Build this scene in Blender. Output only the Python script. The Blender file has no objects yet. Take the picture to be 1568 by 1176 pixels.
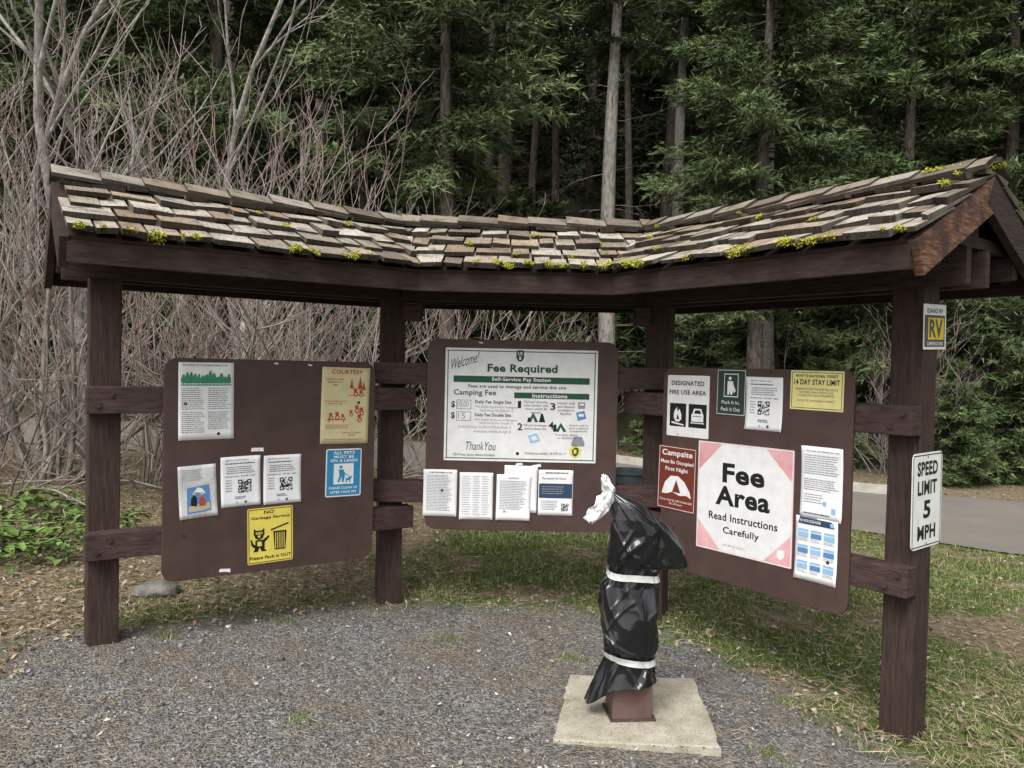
import bpy, bmesh, math, random
import numpy as np
from mathutils import Vector, Matrix, Euler, noise as mnoise
random.seed(7); rng=np.random.default_rng(7)
S=bpy.context.scene
COL=S.collection
S.view_settings.view_transform='Standard'; S.view_settings.look='None'; S.view_settings.exposure=0

# ------------------------------------------------------------------ nodes / materials
class NT:
    def __init__(s,name):
        s.m=bpy.data.materials.new(name); s.m.use_nodes=True; s.t=s.m.node_tree
        s.b=s.t.nodes['Principled BSDF']; s.out=s.t.nodes['Material Output']
    def n(s,typ,**kw):
        nd=s.t.nodes.new(typ)
        for k,v in kw.items():
            if k.startswith('_'): setattr(nd,k[1:],v)
            else:
                key=int(k[1:]) if (k[0]=='i' and k[1:].isdigit()) else k.replace('__',' ')
                if isinstance(v,bpy.types.NodeSocket): s.t.links.new(v,nd.inputs[key])
                else: nd.inputs[key].default_value=v
        return nd
    def link(s,a,b): s.t.links.new(a,b)
    def coord(s,which='Object',scale=(1,1,1)):
        tc=s.n('ShaderNodeTexCoord'); mp=s.n('ShaderNodeMapping'); s.link(tc.outputs[which],mp.inputs[0]); mp.inputs['Scale'].default_value=scale
        return mp.outputs[0]
    def noise(s,vec,scale,detail=5,rough=.55): return s.n('ShaderNodeTexNoise',Vector=vec,Scale=scale,Detail=detail,Roughness=rough).outputs['Fac']
    def ramp(s,fac,stops):
        r=s.n('ShaderNodeValToRGB',Fac=fac); e=r.color_ramp.elements
        while len(e)<len(stops): e.new(.5)
        for el,(p,c) in zip(e,stops):
            el.position=p; el.color=(*c,1) if len(c)==3 else c
        return r.outputs[0]
    def mix(s,f,a,b,bt='MIX'):
        m=s.n('ShaderNodeMix',_data_type='RGBA',_blend_type=bt)
        for i,v in ((0,f),(6,a),(7,b)):
            if isinstance(v,bpy.types.NodeSocket): s.link(v,m.inputs[i])
            else: m.inputs[i].default_value=v if i==0 else (*v,1)
        return m.outputs[2]
    def math(s,op,a,b=0.0,c=None):
        m=s.n('ShaderNodeMath',_operation=op)
        for i,v in enumerate((a,b,c)):
            if v is None: continue
            if isinstance(v,bpy.types.NodeSocket): s.link(v,m.inputs[i])
            else: m.inputs[i].default_value=v
        return m.outputs[0]
    def bump(s,h,st,dist=.01):
        b=s.n('ShaderNodeBump',Height=h,Strength=st,Distance=dist); s.link(b.outputs[0],s.b.inputs['Normal'])
    def attr(s,name,out='Color'): return s.n('ShaderNodeAttribute',_attribute_name=name).outputs[out]
    def color(s,c):
        if isinstance(c,bpy.types.NodeSocket): s.link(c,s.b.inputs['Base Color'])
        else: s.b.inputs['Base Color'].default_value=(*c,1)
    def setp(s,rough=.7,spec=.3,**k):
        s.b.inputs['Roughness'].default_value=rough; s.b.inputs['Specular IOR Level'].default_value=spec

def nmat(name,c1,c2,scale=8,rough=.7,spec=.25,bump=.3,bscale=40,bdist=.004,stretch=(1,1,1),col=False,lo=.35,hi=.65,coord='Object'):
    t=NT(name); v=t.coord(coord,stretch)
    c=t.ramp(t.noise(v,scale),[(lo,c1),(hi,c2)])
    if col: c=t.mix(1.0,c,t.attr('Col'),'MULTIPLY')
    t.color(c); t.setp(rough,spec)
    if bump: t.bump(t.noise(v,bscale,6),bump,bdist)
    return t.m
def flat(name,c,rough=.6,spec=.3):
    t=NT(name); v=t.coord('Object'); k=t.noise(v,14,4)
    d=tuple(x*.88 for x in c)
    t.color(t.ramp(k,[(.3,d),(.62,c)])); t.setp(rough,spec); return t.m

def brownpaint(name,stretch,base=(.048,.027,.022)):
    t=NT(name); v=t.coord('Object',stretch)
    g=t.noise(v,9,8,.65); big=t.noise(t.coord('Object'),3,4)
    dk=tuple(x*.45 for x in base); lt=tuple(x*1.5 for x in base)
    c=t.ramp(g,[(.3,dk),(.5,base),(.72,lt)])
    wear=t.ramp(t.noise(v,22,8,.7),[(.62,(0,0,0)),(.74,(1,1,1))])
    c=t.mix(t.math('MULTIPLY',wear,.5),c,(.15,.12,.10))
    c=t.mix(t.ramp(big,[(.4,(0,0,0)),(.7,(.5,.5,.5))]),c,tuple(x*.6 for x in base))
    t.color(c); t.setp(.75,.22); t.bump(g,.7,.008); return t.m
M_postv=brownpaint('painted_post_wood',(6,6,.6),(.056,.035,.030))
M_railx=brownpaint('painted_rail_wood',(1.2,1.2,7),(.068,.042,.039))
M_beam=brownpaint('painted_beam_wood',(1,1,6),(.043,.027,.023))
M_panel=nmat('painted_board',(.063,.038,.033),(.082,.050,.044),6,.55,.3,.12,60)
M_under=nmat('stained_decking',(.03,.018,.013),(.06,.036,.025),6)
t=NT('weathered_orange_wood'); v=t.coord('Object',(1.5,1.5,9)); 
c=t.ramp(t.noise(v,10,8,.65),[(.34,(.045,.024,.016)),(.50,(.14,.068,.04)),(.70,(.28,.16,.10))]); c=t.mix(t.ramp(t.noise(t.coord('Object'),7,5),[(.46,(0,0,0)),(.60,(1,1,1))]),c,(.06,.036,.03)); t.color(c); t.setp(.8,.2); t.bump(t.noise(v,14,6),.6,.006); M_orange=t.m
t=NT('cedar_shake'); uv=t.coord('UV',(34,3,1)); g=t.noise(uv,3,8,.7); g2=t.noise(t.coord('UV',(90,4,1)),3,6)
c=t.mix(1.0,t.ramp(g,[(.28,(.34,.32,.29)),(.5,(.88,.85,.80)),(.75,(1.22,1.19,1.15))]),t.attr('Col'),'MULTIPLY')
st=t.ramp(t.noise(t.coord('Object'),9,6,.65),[(.50,(0,0,0)),(.64,(1,1,1))])
c=t.mix(t.math('MULTIPLY',st,.6),c,(.075,.066,.052))
t.color(c); t.setp(.9,.12); t.bump(g2,.9,.008); M_shake=t.m
M_moss=nmat('moss',(.9,.9,.9),(1.1,1.1,1.1),20,.95,.05,0,col=True)
M_bolt=nmat('rusty_bolt',(.03,.018,.014),(.07,.04,.03),30,.6,.4)
W=flat('white_sign_paint',(.80,.80,.79),.45); PAPER=nmat('paper',(.78,.79,.80),(.84,.84,.85),5,.55,.3,.15,9,.01)
K=flat('black_ink',(.012,.012,.012)); GREY=flat('grey_ink',(.26,.27,.30)); DGREY=flat('dark_grey_ink',(.10,.10,.12))
GREEN=flat('green_ink',(.02,.085,.045)); DGREEN=flat('dark_green_paint',(.025,.05,.035)); FOREST=flat('poster_green',(.05,.25,.14))
CREAM=flat('cream_poster',(.66,.58,.33)); RED=flat('red_ink',(.42,.07,.04)); YEL=flat('yellow_sign',(.80,.66,.12)); LYEL=flat('pale_yellow_sign',(.80,.72,.30))
BLUE=flat('blue_sign',(.03,.25,.48)); NAVY=flat('navy_ink',(.03,.06,.12)); BROWN=flat('brown_sign',(.17,.035,.022),.4); PINK=nmat('faded_pink',(.62,.26,.29),(.80,.50,.50),3.5,.45,.3,0)
LBLUE=flat('photo_blue',(.10,.25,.50)); SAND=flat('tape_tan',(.5,.42,.3)); RVY=flat('rv_yellow',(.75,.55,.03)); RVG=flat('rv_grey',(.08,.09,.10)); SKYB=flat('pale_blue_ink',(.30,.52,.75))

# ------------------------------------------------------------------ mesh helpers
def link(o,parent=None):
    COL.objects.link(o)
    if parent is not None: o.parent=parent
    return o
def empty(name,M=None,parent=None):
    e=bpy.data.objects.new(name,None); e.empty_display_size=.1; link(e,parent)
    if M is not None: e.matrix_local=M
    return e
def from_bm(name,bm,mats,parent=None,M=None,bevel=0,smooth=False):
    bmesh.ops.recalc_face_normals(bm,faces=bm.faces)
    me=bpy.data.meshes.new(name); bm.to_mesh(me); bm.free()
    for m in mats: me.materials.append(m)
    if smooth: me.polygons.foreach_set('use_smooth',[True]*len(me.polygons))
    o=bpy.data.objects.new(name,me); link(o,parent)
    if M is not None: o.matrix_local=M
    if bevel:
        b=o.modifiers.new('bev','BEVEL'); b.width=bevel; b.segments=2; b.limit_method='ANGLE'
    return o
def np_mesh(name,V,F,mats,midx=None,col=None,smooth=False):
    me=bpy.data.meshes.new(name); V=np.asarray(V,np.float32); F=np.asarray(F,np.int32); n=F.shape[1]
    me.vertices.add(len(V)); me.vertices.foreach_set('co',V.ravel())
    me.loops.add(F.size); me.loops.foreach_set('vertex_index',F.ravel())
    me.polygons.add(len(F)); me.polygons.foreach_set('loop_start',np.arange(len(F),dtype=np.int32)*n)
    me.polygons.foreach_set('loop_total',np.full(len(F),n,np.int32))
    if midx is not None: me.polygons.foreach_set('material_index',np.asarray(midx,np.int32))
    if smooth: me.polygons.foreach_set('use_smooth',np.ones(len(F),bool))
    for m in mats: me.materials.append(m)
    if col is not None:
        a=me.color_attributes.new('Col','FLOAT_COLOR','POINT'); c=np.ones((len(V),4),np.float32); c[:,:3]=col; a.data.foreach_set('color',c.ravel())
    me.update(calc_edges=True); me.validate()
    return me
def np_obj(name,me,parent=None,loc=(0,0,0)):
    o=bpy.data.objects.new(name,me); o.location=loc; return link(o,parent)
def box(bm,x0,x1,y0,y1,z0,z1,M=None,mi=0):
    vs=[bm.verts.new((x,y,z)) for x in(x0,x1) for y in(y0,y1) for z in(z0,z1)]
    if M is not None:
        for v_ in vs: v_.co=M@v_.co
    fs=[]
    for f in((0,1,3,2),(4,6,7,5),(0,4,5,1),(2,3,7,6),(0,2,6,4),(1,5,7,3)):
        fc=bm.faces.new([vs[i] for i in f]); fc.material_index=mi; fs.append(fc)
    return vs,fs
def cyl(bm,M,r,h,n=10,mi=0):
    a=[bm.verts.new(M@Vector((r*math.cos(2*math.pi*i/n),r*math.sin(2*math.pi*i/n),0))) for i in range(n)]
    b=[bm.verts.new(M@Vector((r*math.cos(2*math.pi*i/n),r*math.sin(2*math.pi*i/n),h))) for i in range(n)]
    for i in range(n):
        bm.faces.new((a[i],a[(i+1)%n],b[(i+1)%n],b[i])).material_index=mi
    bm.faces.new(a).material_index=mi; bm.faces.new(b).material_index=mi

# ------------------------------------------------------------------ terrain functions
def base_h(x,y):
    x=np.asarray(x,float); y=np.asarray(y,float)
    return -.036*np.clip(x,-8,8)-.005-.085*np.clip((x-1.05)/.8,0,1)*np.clip((6.2-y)/1.8,0,1)+np.clip(y-17,0,None)*.40
def vnoise(x,y,s,seed=0):
    x=x*s+seed*13.7; y=y*s+seed*7.3
    return (np.sin(x*1.3+1.7*np.sin(y*.9+seed))+np.sin(y*1.7+1.3*np.sin(x*1.1+2*seed))+np.sin((x+y)*.8+1.9*np.sin((x-y)*.7)))/3
GP=np.array([(-9,-8),(-8,1.5),(-4,2.2),(-2.5,3.1),(-2.45,3.5),(-2.75,4.0),(-1.9,4.55),(-.95,5.02),(.33,5.2),(.92,4.85),(1.5,4.2),(1.66,3.8),(1.85,3.35),(2.1,2.6),(3,1.2),(5,-8)],float)
def gravel_sd(x,y):
    P=np.stack([x,y],-1).astype(float); d=np.full(x.shape,1e9); ins=np.zeros(x.shape,bool)
    for i in range(len(GP)):
        a=GP[i]; b=GP[(i+1)%len(GP)]; ab=b-a
        tt=np.clip(((P-a)@ab)/(ab@ab),0,1); q=a+tt[...,None]*ab
        d=np.minimum(d,np.linalg.norm(P-q,axis=-1))
        c=((a[1]>y)!=(b[1]>y))
        xi=(b[0]-a[0])*(y-a[1])/((b[1]-a[1]) if b[1]!=a[1] else 1e-9)+a[0]
        ins^=(c&(x<xi))
    return np.where(ins,d,-d)
RX=[-60,-12,-3,0,3.9,5,8,14,60]; RN=[15,12.2,11.5,10.6,8.6,7.8,6.9,6.3,6.3]; RF=[20,16.5,15.6,15,12.8,12.2,11.6,11,10]
def on_road(x,y): return (y>np.interp(x,RX,RN)-.05)&(y<np.interp(x,RX,RF)+.05)
def grassy(x,y):
    g=.60+.55*vnoise(x,y,1.1,1)*.7+.40*vnoise(x,y,3.3,2)
    reg=np.clip((x+1.5-(y-5)*.15)/1.0,0,1)*np.clip((12.5-y)/2,0,1)
    left=np.clip((x+3.4)/1.0,0,1)*.55*np.clip((7.0-y)/1.2,0,1)
    return np.clip(g,0,1)*np.maximum(np.maximum(reg,left),.12)

# ------------------------------------------------------------------ KIOSK geometry
A=Vector((-2.458,3.97,0)); B=Vector((-.76,5.1,0)); C=Vector((.90,5.1,0)); D=Vector((2.16,3.46,0))
def frame(P,Q):
    ux=(Q-P).normalized(); uy=Vector((-ux.y,ux.x,0)); M=Matrix.Identity(4)
    for i,vv in enumerate((ux,uy,Vector((0,0,1)))):
        for r in range(3): M[r][i]=vv[r]
    M.translation=P; return M
FR=[frame(A,B),frame(B,C),frame(C,D)]; LEN=[(B-A).length,(C-B).length,(D-C).length]
nB=((B-A).normalized()+(C-B).normalized()).normalized(); nC=((C-B).normalized()+(D-C).normalized()).normalized()
XR=[(.085,LEN[0]+.7),(-.7,LEN[1]+.7),(-.7,LEN[2]-.045)]
CL=[[(B,nB,1)],[(B,nB,-1),(C,nC,1)],[(C,nC,-1)]]
def clip(bm,w):
    for P,n,sg in CL[w]:
        bmesh.ops.bisect_plane(bm,geom=bm.verts[:]+bm.edges[:]+bm.faces[:],dist=1e-5,plane_co=P,plane_no=n*sg,clear_outer=True)
def inside(p,w):
    return all((p-P).dot(n*sg)<0 for P,n,sg in CL[w])
RZ=2.515; EZ=2.15; HA=.70; TH=math.atan2(RZ-EZ,HA); SL=math.hypot(RZ-EZ,HA)
def slopeM(w,side):
    M=Matrix.Identity(4); c,s_=math.cos(TH),math.sin(TH)
    for r,vv in enumerate(((1,0,0),(0,side*c,-s_),(0,side*s_,c))):
        for k in range(3): M[k][r]=vv[k]
    M.translation=(0,0,RZ); return FR[w]@M
kiosk=empty('information_kiosk')
bmd=bmesh.new(); bmf=bmesh.new()
for w in range(3):
    for src,kind in ((bmd,'deck'),(bmf,'beam')):
        b=bmesh.new(); x0,x1=XR[w]
        for side in(-1,1):
            SM=slopeM(w,side)
            if kind=='deck':
                box(b,x0,x1,0,SL,-.022,-.001,SM)
                x=x0+.05
                while x<x1:
                    box(b,x,x+.04,.03,SL-.05,-.10,-.0225,SM); x+=.42
            else:
                y0=side*HA
                ya,yb=(y0-.002,y0+.038) if side<0 else (y0-.038,y0+.002)
                box(b,x0+.005,x1-.005*(w==2),ya,yb,2.03,2.130,FR[w])
                xs=x0+.03 if w==0 else x0; xe=x1-.03 if w==2 else x1
                ya,yb=(-.125,-.078) if side<0 else (.078,.125)
                box(b,xs,xe,ya,yb,2.02,2.19,FR[w])
        if kind=='beam': box(b,x0+.03,x1-.03,-.02,.02,2.32,2.45,FR[w])
        clip(b,w)
        me=bpy.data.meshes.new('tmp'); b.to_mesh(me); b.free(); src.from_mesh(me)
from_bm('roof_deck',bmd,[M_under],kiosk)
from_bm('fascia_and_beams',bmf,[M_beam],kiosk)
bmg=bmesh.new()
for w,xe,sg in((0,XR[0][0],-1),(2,XR[2][1],1)):
    for side in(-1,1):
        SM=slopeM(w,side)
        mi=1 if (w==2 and side==-1) else 0
        x0,x1=(xe-.012,xe+.028) if sg<0 else (xe-.028,xe+.012)
        x0+=sg*.014; x1+=sg*.014
        box(bmg,x0,x1,-.0 if side<0 else .004,SL+.015,-.155,-.003,SM,mi)
    xi=xe-sg*.05
    x0,x1=sorted((xi,xi-sg*.045))
    box(bmg,x0,x1,-.55,.55,2.195,2.25,FR[w],mi=0)
    box(bmg,x0+.003,x1-.003,-.05,.05,2.25,2.38,FR[w],mi=0)
    for yy in(-.42,.40):
        x0,x1=sorted((xe-sg*.02,xe-sg*.5)); box(bmg,x0,x1,yy-.02,yy+.022,2.08,2.193,FR[w],mi=0)
from_bm('gable_trim',bmg,[M_beam,M_orange],kiosk,bevel=.003)
bms=bmesh.new(); cl=bms.loops.layers.float_color.new('Col'); ul=bms.loops.layers.uv.new('UVMap')
def shake(b,M,x0,x1,s0,s1,h0,h1,tk0,tk1,col,jit=0,cl=None,ul=None):
    tw=random.uniform(-.005,.005)
    P=[(x0,s0,h0),(x1,s0,h0),(x1,s1+jit,h1+tw),(x0,s1,h1-tw),(x0,s0,h0+tk0),(x1,s0,h0+tk0),(x1,s1+jit,h1+tk1+tw),(x0,s1,h1+tk1-tw)]
    vs=[b.verts.new(M@Vector(p)) for p in P]; ou,ov=random.random()*20,random.random()*20
    uvs=[(p[0]+ou,p[1]+ov+p[2]) for p in P]
    for k,f in enumerate(((0,3,2,1),(4,5,6,7),(0,1,5,4),(1,2,6,5),(2,3,7,6),(3,0,4,7))):
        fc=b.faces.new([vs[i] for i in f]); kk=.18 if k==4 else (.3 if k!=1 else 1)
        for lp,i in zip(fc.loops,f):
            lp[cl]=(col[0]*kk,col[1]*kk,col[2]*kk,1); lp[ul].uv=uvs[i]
pal=[(.48,.44,.385),(.52,.48,.43),(.42,.37,.31),(.38,.30,.235),(.57,.53,.48),(.45,.39,.33),(.29,.25,.21),(.50,.46,.41),(.42,.34,.265)]
mossy=[]; EXP=.176
for w in range(3):
    for side in(-1,1):
        b=bmesh.new(); c2=b.loops.layers.float_color.new('Col'); u2=b.loops.layers.uv.new('UVMap'); SM=slopeM(w,side)
        for k in range(5):
            x=XR[w][0]-.02+random.random()*.05
            if w: x-=.1
            sb=SL+.045-k*EXP
            up=False
            while x<XR[w][1]+.02:
                wd=random.uniform(.09,.22); xe=min(x+wd,XR[w][1]+.035)
                up=not up
                off=(.027 if up else -.027)+random.uniform(-.014,.014)
                if random.random()<.15: off=0
                if k==0: off*=.55
                tk=random.uniform(.018,.034); lift=random.uniform(.004,.014)+(.010 if up else 0)
                col=random.choice(pal); f=random.uniform(.8,1.15); col=tuple(q*f for q in col)
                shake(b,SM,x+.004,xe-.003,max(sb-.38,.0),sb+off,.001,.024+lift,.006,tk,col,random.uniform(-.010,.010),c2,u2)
                if side<0: mossy.append((w,k,(x+xe)/2,sb+off,.024+lift+tk,xe-x))
                x=xe+random.uniform(.001,.010)
        x=XR[w][0]-.03
        while x<XR[w][1]:
            L=.46
            col=random.choice(pal); col=tuple(q*.75 for q in col)
            P0=x; P1=min(x+L,XR[w][1]+.04)
            hi,lo_=(.066,.036) if w<2 else (.036,.066)
            dd=random.uniform(-.02,.015); cr=random.uniform(-.006,.006)
            vs=[(P0,-.014,hi+cr),(P1,-.014,lo_-cr),(P1,.115+dd,lo_),(P0,.115-dd,hi)]
            tk=.020
            vv=[b.verts.new(SM@Vector(p)) for p in vs]+[b.verts.new(SM@Vector((p[0],p[1],p[2]+tk))) for p in vs]
            ou=random.random()*9
            for kf,f in enumerate(((0,3,2,1),(4,5,6,7),(0,1,5,4),(1,2,6,5),(2,3,7,6),(3,0,4,7))):
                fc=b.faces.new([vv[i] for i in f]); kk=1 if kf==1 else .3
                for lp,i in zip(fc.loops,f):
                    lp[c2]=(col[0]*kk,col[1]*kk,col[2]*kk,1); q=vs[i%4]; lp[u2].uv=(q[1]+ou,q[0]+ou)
            x+=.235+random.uniform(-.04,.04)
        clip(b,w)
        me=bpy.data.meshes.new('tmp'); b.to_mesh(me); b.free(); bms.from_mesh(me)
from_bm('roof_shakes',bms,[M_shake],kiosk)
V=[];CC=[]
def tuft(P,R,n,c,up):
    for _ in range(n):
        d=Vector((random.gauss(0,1),random.gauss(0,1),random.gauss(0,1))).normalized()
        o=P+Vector((d.x*R,d.y*R,d.z*R*.6))*random.random()**.5
        a=Vector((random.gauss(0,1),random.gauss(0,1),random.gauss(0,1))).normalized()*random.uniform(.004,.009)
        e=a.orthogonal().normalized()*random.uniform(.003,.006)
        f=random.uniform(.6,1.25)
        for q in(o-e,o+e,o+a+d*.006): V.append(q); CC.append((c[0]*f,c[1]*f,c[2]*f))
MC=(.47,.46,.06)
for (w,k,x,s_,h,wd) in mossy:
    SM=slopeM(w,-1)
    m=int(wd/.03)
    for i in range(m):
        xx=x+(random.random()-.5)*wd
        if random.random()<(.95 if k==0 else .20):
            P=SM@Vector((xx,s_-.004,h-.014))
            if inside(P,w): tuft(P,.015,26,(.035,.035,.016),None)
        pb=(.42+.20*math.sin(xx*7+w*2)+.1*math.sin(xx*23)) if k==0 else .035
        if w==0 and x<.6 and k<3: pb+=.08
        if w==2 and x>LEN[2]-.3: pb+=.06
        if random.random()<pb:
            P=SM@Vector((xx,s_-.016*random.random(),h-.002))
            if inside(P,w):
                R_=random.choice([.009,.012,.015,.020,.026,.034]) if k==0 else random.choice([.009,.013,.019])
                for q in range(random.choice([1,1,2,3])): tuft(P+Vector((random.gauss(0,R_),random.gauss(0,R_*.7),-.3*R_*q)),R_,int(30+R_*2000),MC,None)
for i in range(40):
    P=FR[2]@Vector((XR[2][1]+.03-random.random()**1.4*.5,random.uniform(-.09,.05),RZ+.050)); tuft(P,.024,70,MC,None)
V=np.array([tuple(q) for q in V]); np_obj('roof_moss',np_mesh('roof_moss',V,np.arange(len(V)).reshape(-1,3),[M_moss],col=np.array(CC)),kiosk)
def gz(x,y): return float(base_h(x,y))
def post(x,y,ang,top,nm,s=.152):
    bm=bmesh.new(); n=14; rings=[]
    z0=gz(x,y)-.25
    for i in range(n+1):
        z=z0+(top-z0)*i/n; r=[]
        for sx,sy in((-1,-1),(1,-1),(1,1),(-1,1)):
            r.append(bm.verts.new((sx*s/2+random.uniform(-.0015,.0015),sy*s/2+random.uniform(-.0015,.0015),z)))
        rings.append(r)
    for i in range(n):
        for k in range(4): bm.faces.new((rings[i][k],rings[i][(k+1)%4],rings[i+1][(k+1)%4],rings[i+1][k]))
    bm.faces.new(rings[0]); bm.faces.new(rings[-1])
    return from_bm(nm,bm,[M_postv],kiosk,Matrix.Translation((x,y,0))@Matrix.Rotation(ang,4,'Z'),bevel=.005)
angL=math.atan2(FR[0][1][0],FR[0][0][0]); angR=math.atan2(FR[2][1][0],FR[2][0][0])
PL=FR[0]@Vector((.312,0,0)); PR=FR[2]@Vector((LEN[2]-.349,0,0))
post(PL.x,PL.y,angL,2.38,'post_left_end'); post(-.80,5.11,angL*.5,2.38,'post_left_corner')
post(.975,5.10,angR*.5,2.38,'post_right_corner'); post(PR.x,PR.y,angR,2.38,'post_right_end')
bmr=bmesh.new(); bmb=bmesh.new()
def rail(w,x0,x1,zc,h=.14,y0=-.178,y1=-.078):
    box(bmr,x0,x1,y0,y1,zc-h/2,zc+h/2,FR[w])
for zc in(1.385,.62): rail(0,.215,LEN[0]+.05,zc)
for zc in(1.55,.79): rail(1,-.13,LEN[1]+.16,zc,y0=-.168)
for zc in(1.392,.632): rail(2,-.04,LEN[2]-.265,zc)
def bolt(w,x,y,z):
    M=FR[w]@Matrix.Translation((x,y,z))@Matrix.Rotation(math.pi/2,4,'X'); cyl(bmb,M,.017,.004,14); cyl(bmb,M@Matrix.Translation((0,0,.004)),.010,.008,6)
for zc in(1.385,.62):
    for q in(.03,-.03): bolt(0,.30+q,-.178,zc+q)
for zc in(1.392,.632):
    for q in(.03,-.03): bolt(2,LEN[2]-.335+q,-.178,zc+q)
for zc in(1.55,.79):
    bolt(1,-.03,-.168,zc+.02); bolt(1,LEN[1]+.06,-.168,zc+.02)
bolt(0,.312,-.125,2.10); bolt(2,LEN[2]-.349,-.125,2.10); bolt(0,1.0,-.125,2.09)
box(bmr,-.04+.075,.155,-.07,.05,1.895,2.018,FR[1]); box(bmr,LEN[1]-.10,LEN[1]+.0,-.07,.05,1.895,2.018,FR[1])
from_bm('rails',bmr,[M_railx],kiosk,bevel=.005); from_bm('bolts',bmb,[M_bolt],kiosk)

# ------------------------------------------------------------------ boards & posters
def rrect(w,h,r,n=6):
    pts=[]
    for cx,cz,a0 in((w/2-r,h/2-r,0),(-w/2+r,h/2-r,90),(-w/2+r,-h/2+r,180),(w/2-r,-h/2+r,270)):
        for i in range(n+1):
            a=math.radians(a0+90*i/n); pts.append((cx+r*math.cos(a),cz+r*math.sin(a)))
    return pts
def plate(name,w,h,th,r,mat,parent,M=None,bevel=0):
    bm=bmesh.new(); pts=rrect(w,h,r)
    f=[bm.verts.new((x,-th,z)) for x,z in pts]; k=[bm.verts.new((x,0,z)) for x,z in pts]
    bm.faces.new(f); bm.faces.new(k)
    for i in range(len(pts)): bm.faces.new((f[i],f[(i+1)%len(pts)],k[(i+1)%len(pts)],k[i]))
    return from_bm(name,bm,[mat],parent,M,bevel=bevel)
BW=1.22
BD=[]
for w,x0,y,top in((0,.578,-.1785,1.615),(1,.217,-.1685,1.776),(2,.31,-.1785,1.625)):
    M=FR[w]@Matrix.Translation((x0,y,top)); BD.append(M@Matrix.Translation((0,-.0185,0)))
    e=empty('notice_board',M@Matrix.Translation((BW/2,0,-BW/2)))
    plate('board',BW,BW,.018,.07,M_panel,e,bevel=.003)
    bm=bmesh.new()
    for sx in(-.5,.5):
        for zc in (.36,-.36):
            cyl(bm,Matrix.Translation((sx,-.018,zc))@Matrix.Rotation(math.pi/2,4,'X'),.010,.003,10)
    from_bm('bolt_heads',bm,[M_bolt],e)
_tc={}
def text_geo(s,bold):
    key=(s,bold)
    if key in _tc: return _tc[key]
    cu=bpy.data.curves.new('t','FONT'); cu.body=s; cu.resolution_u=3; cu.align_x='CENTER'
    if bold: cu.offset=bold; cu.space_character=1.06
    ob=bpy.data.objects.new('t',cu); COL.objects.link(ob); dg=bpy.context.evaluated_depsgraph_get()
    me=bpy.data.meshes.new_from_object(ob.evaluated_get(dg)); v=np.array([x.co[:2] for x in me.vertices]); f=[tuple(p.vertices) for p in me.polygons]
    bpy.data.objects.remove(ob); bpy.data.curves.remove(cu); bpy.data.meshes.remove(me); _tc[key]=(v,f); return v,f
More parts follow.
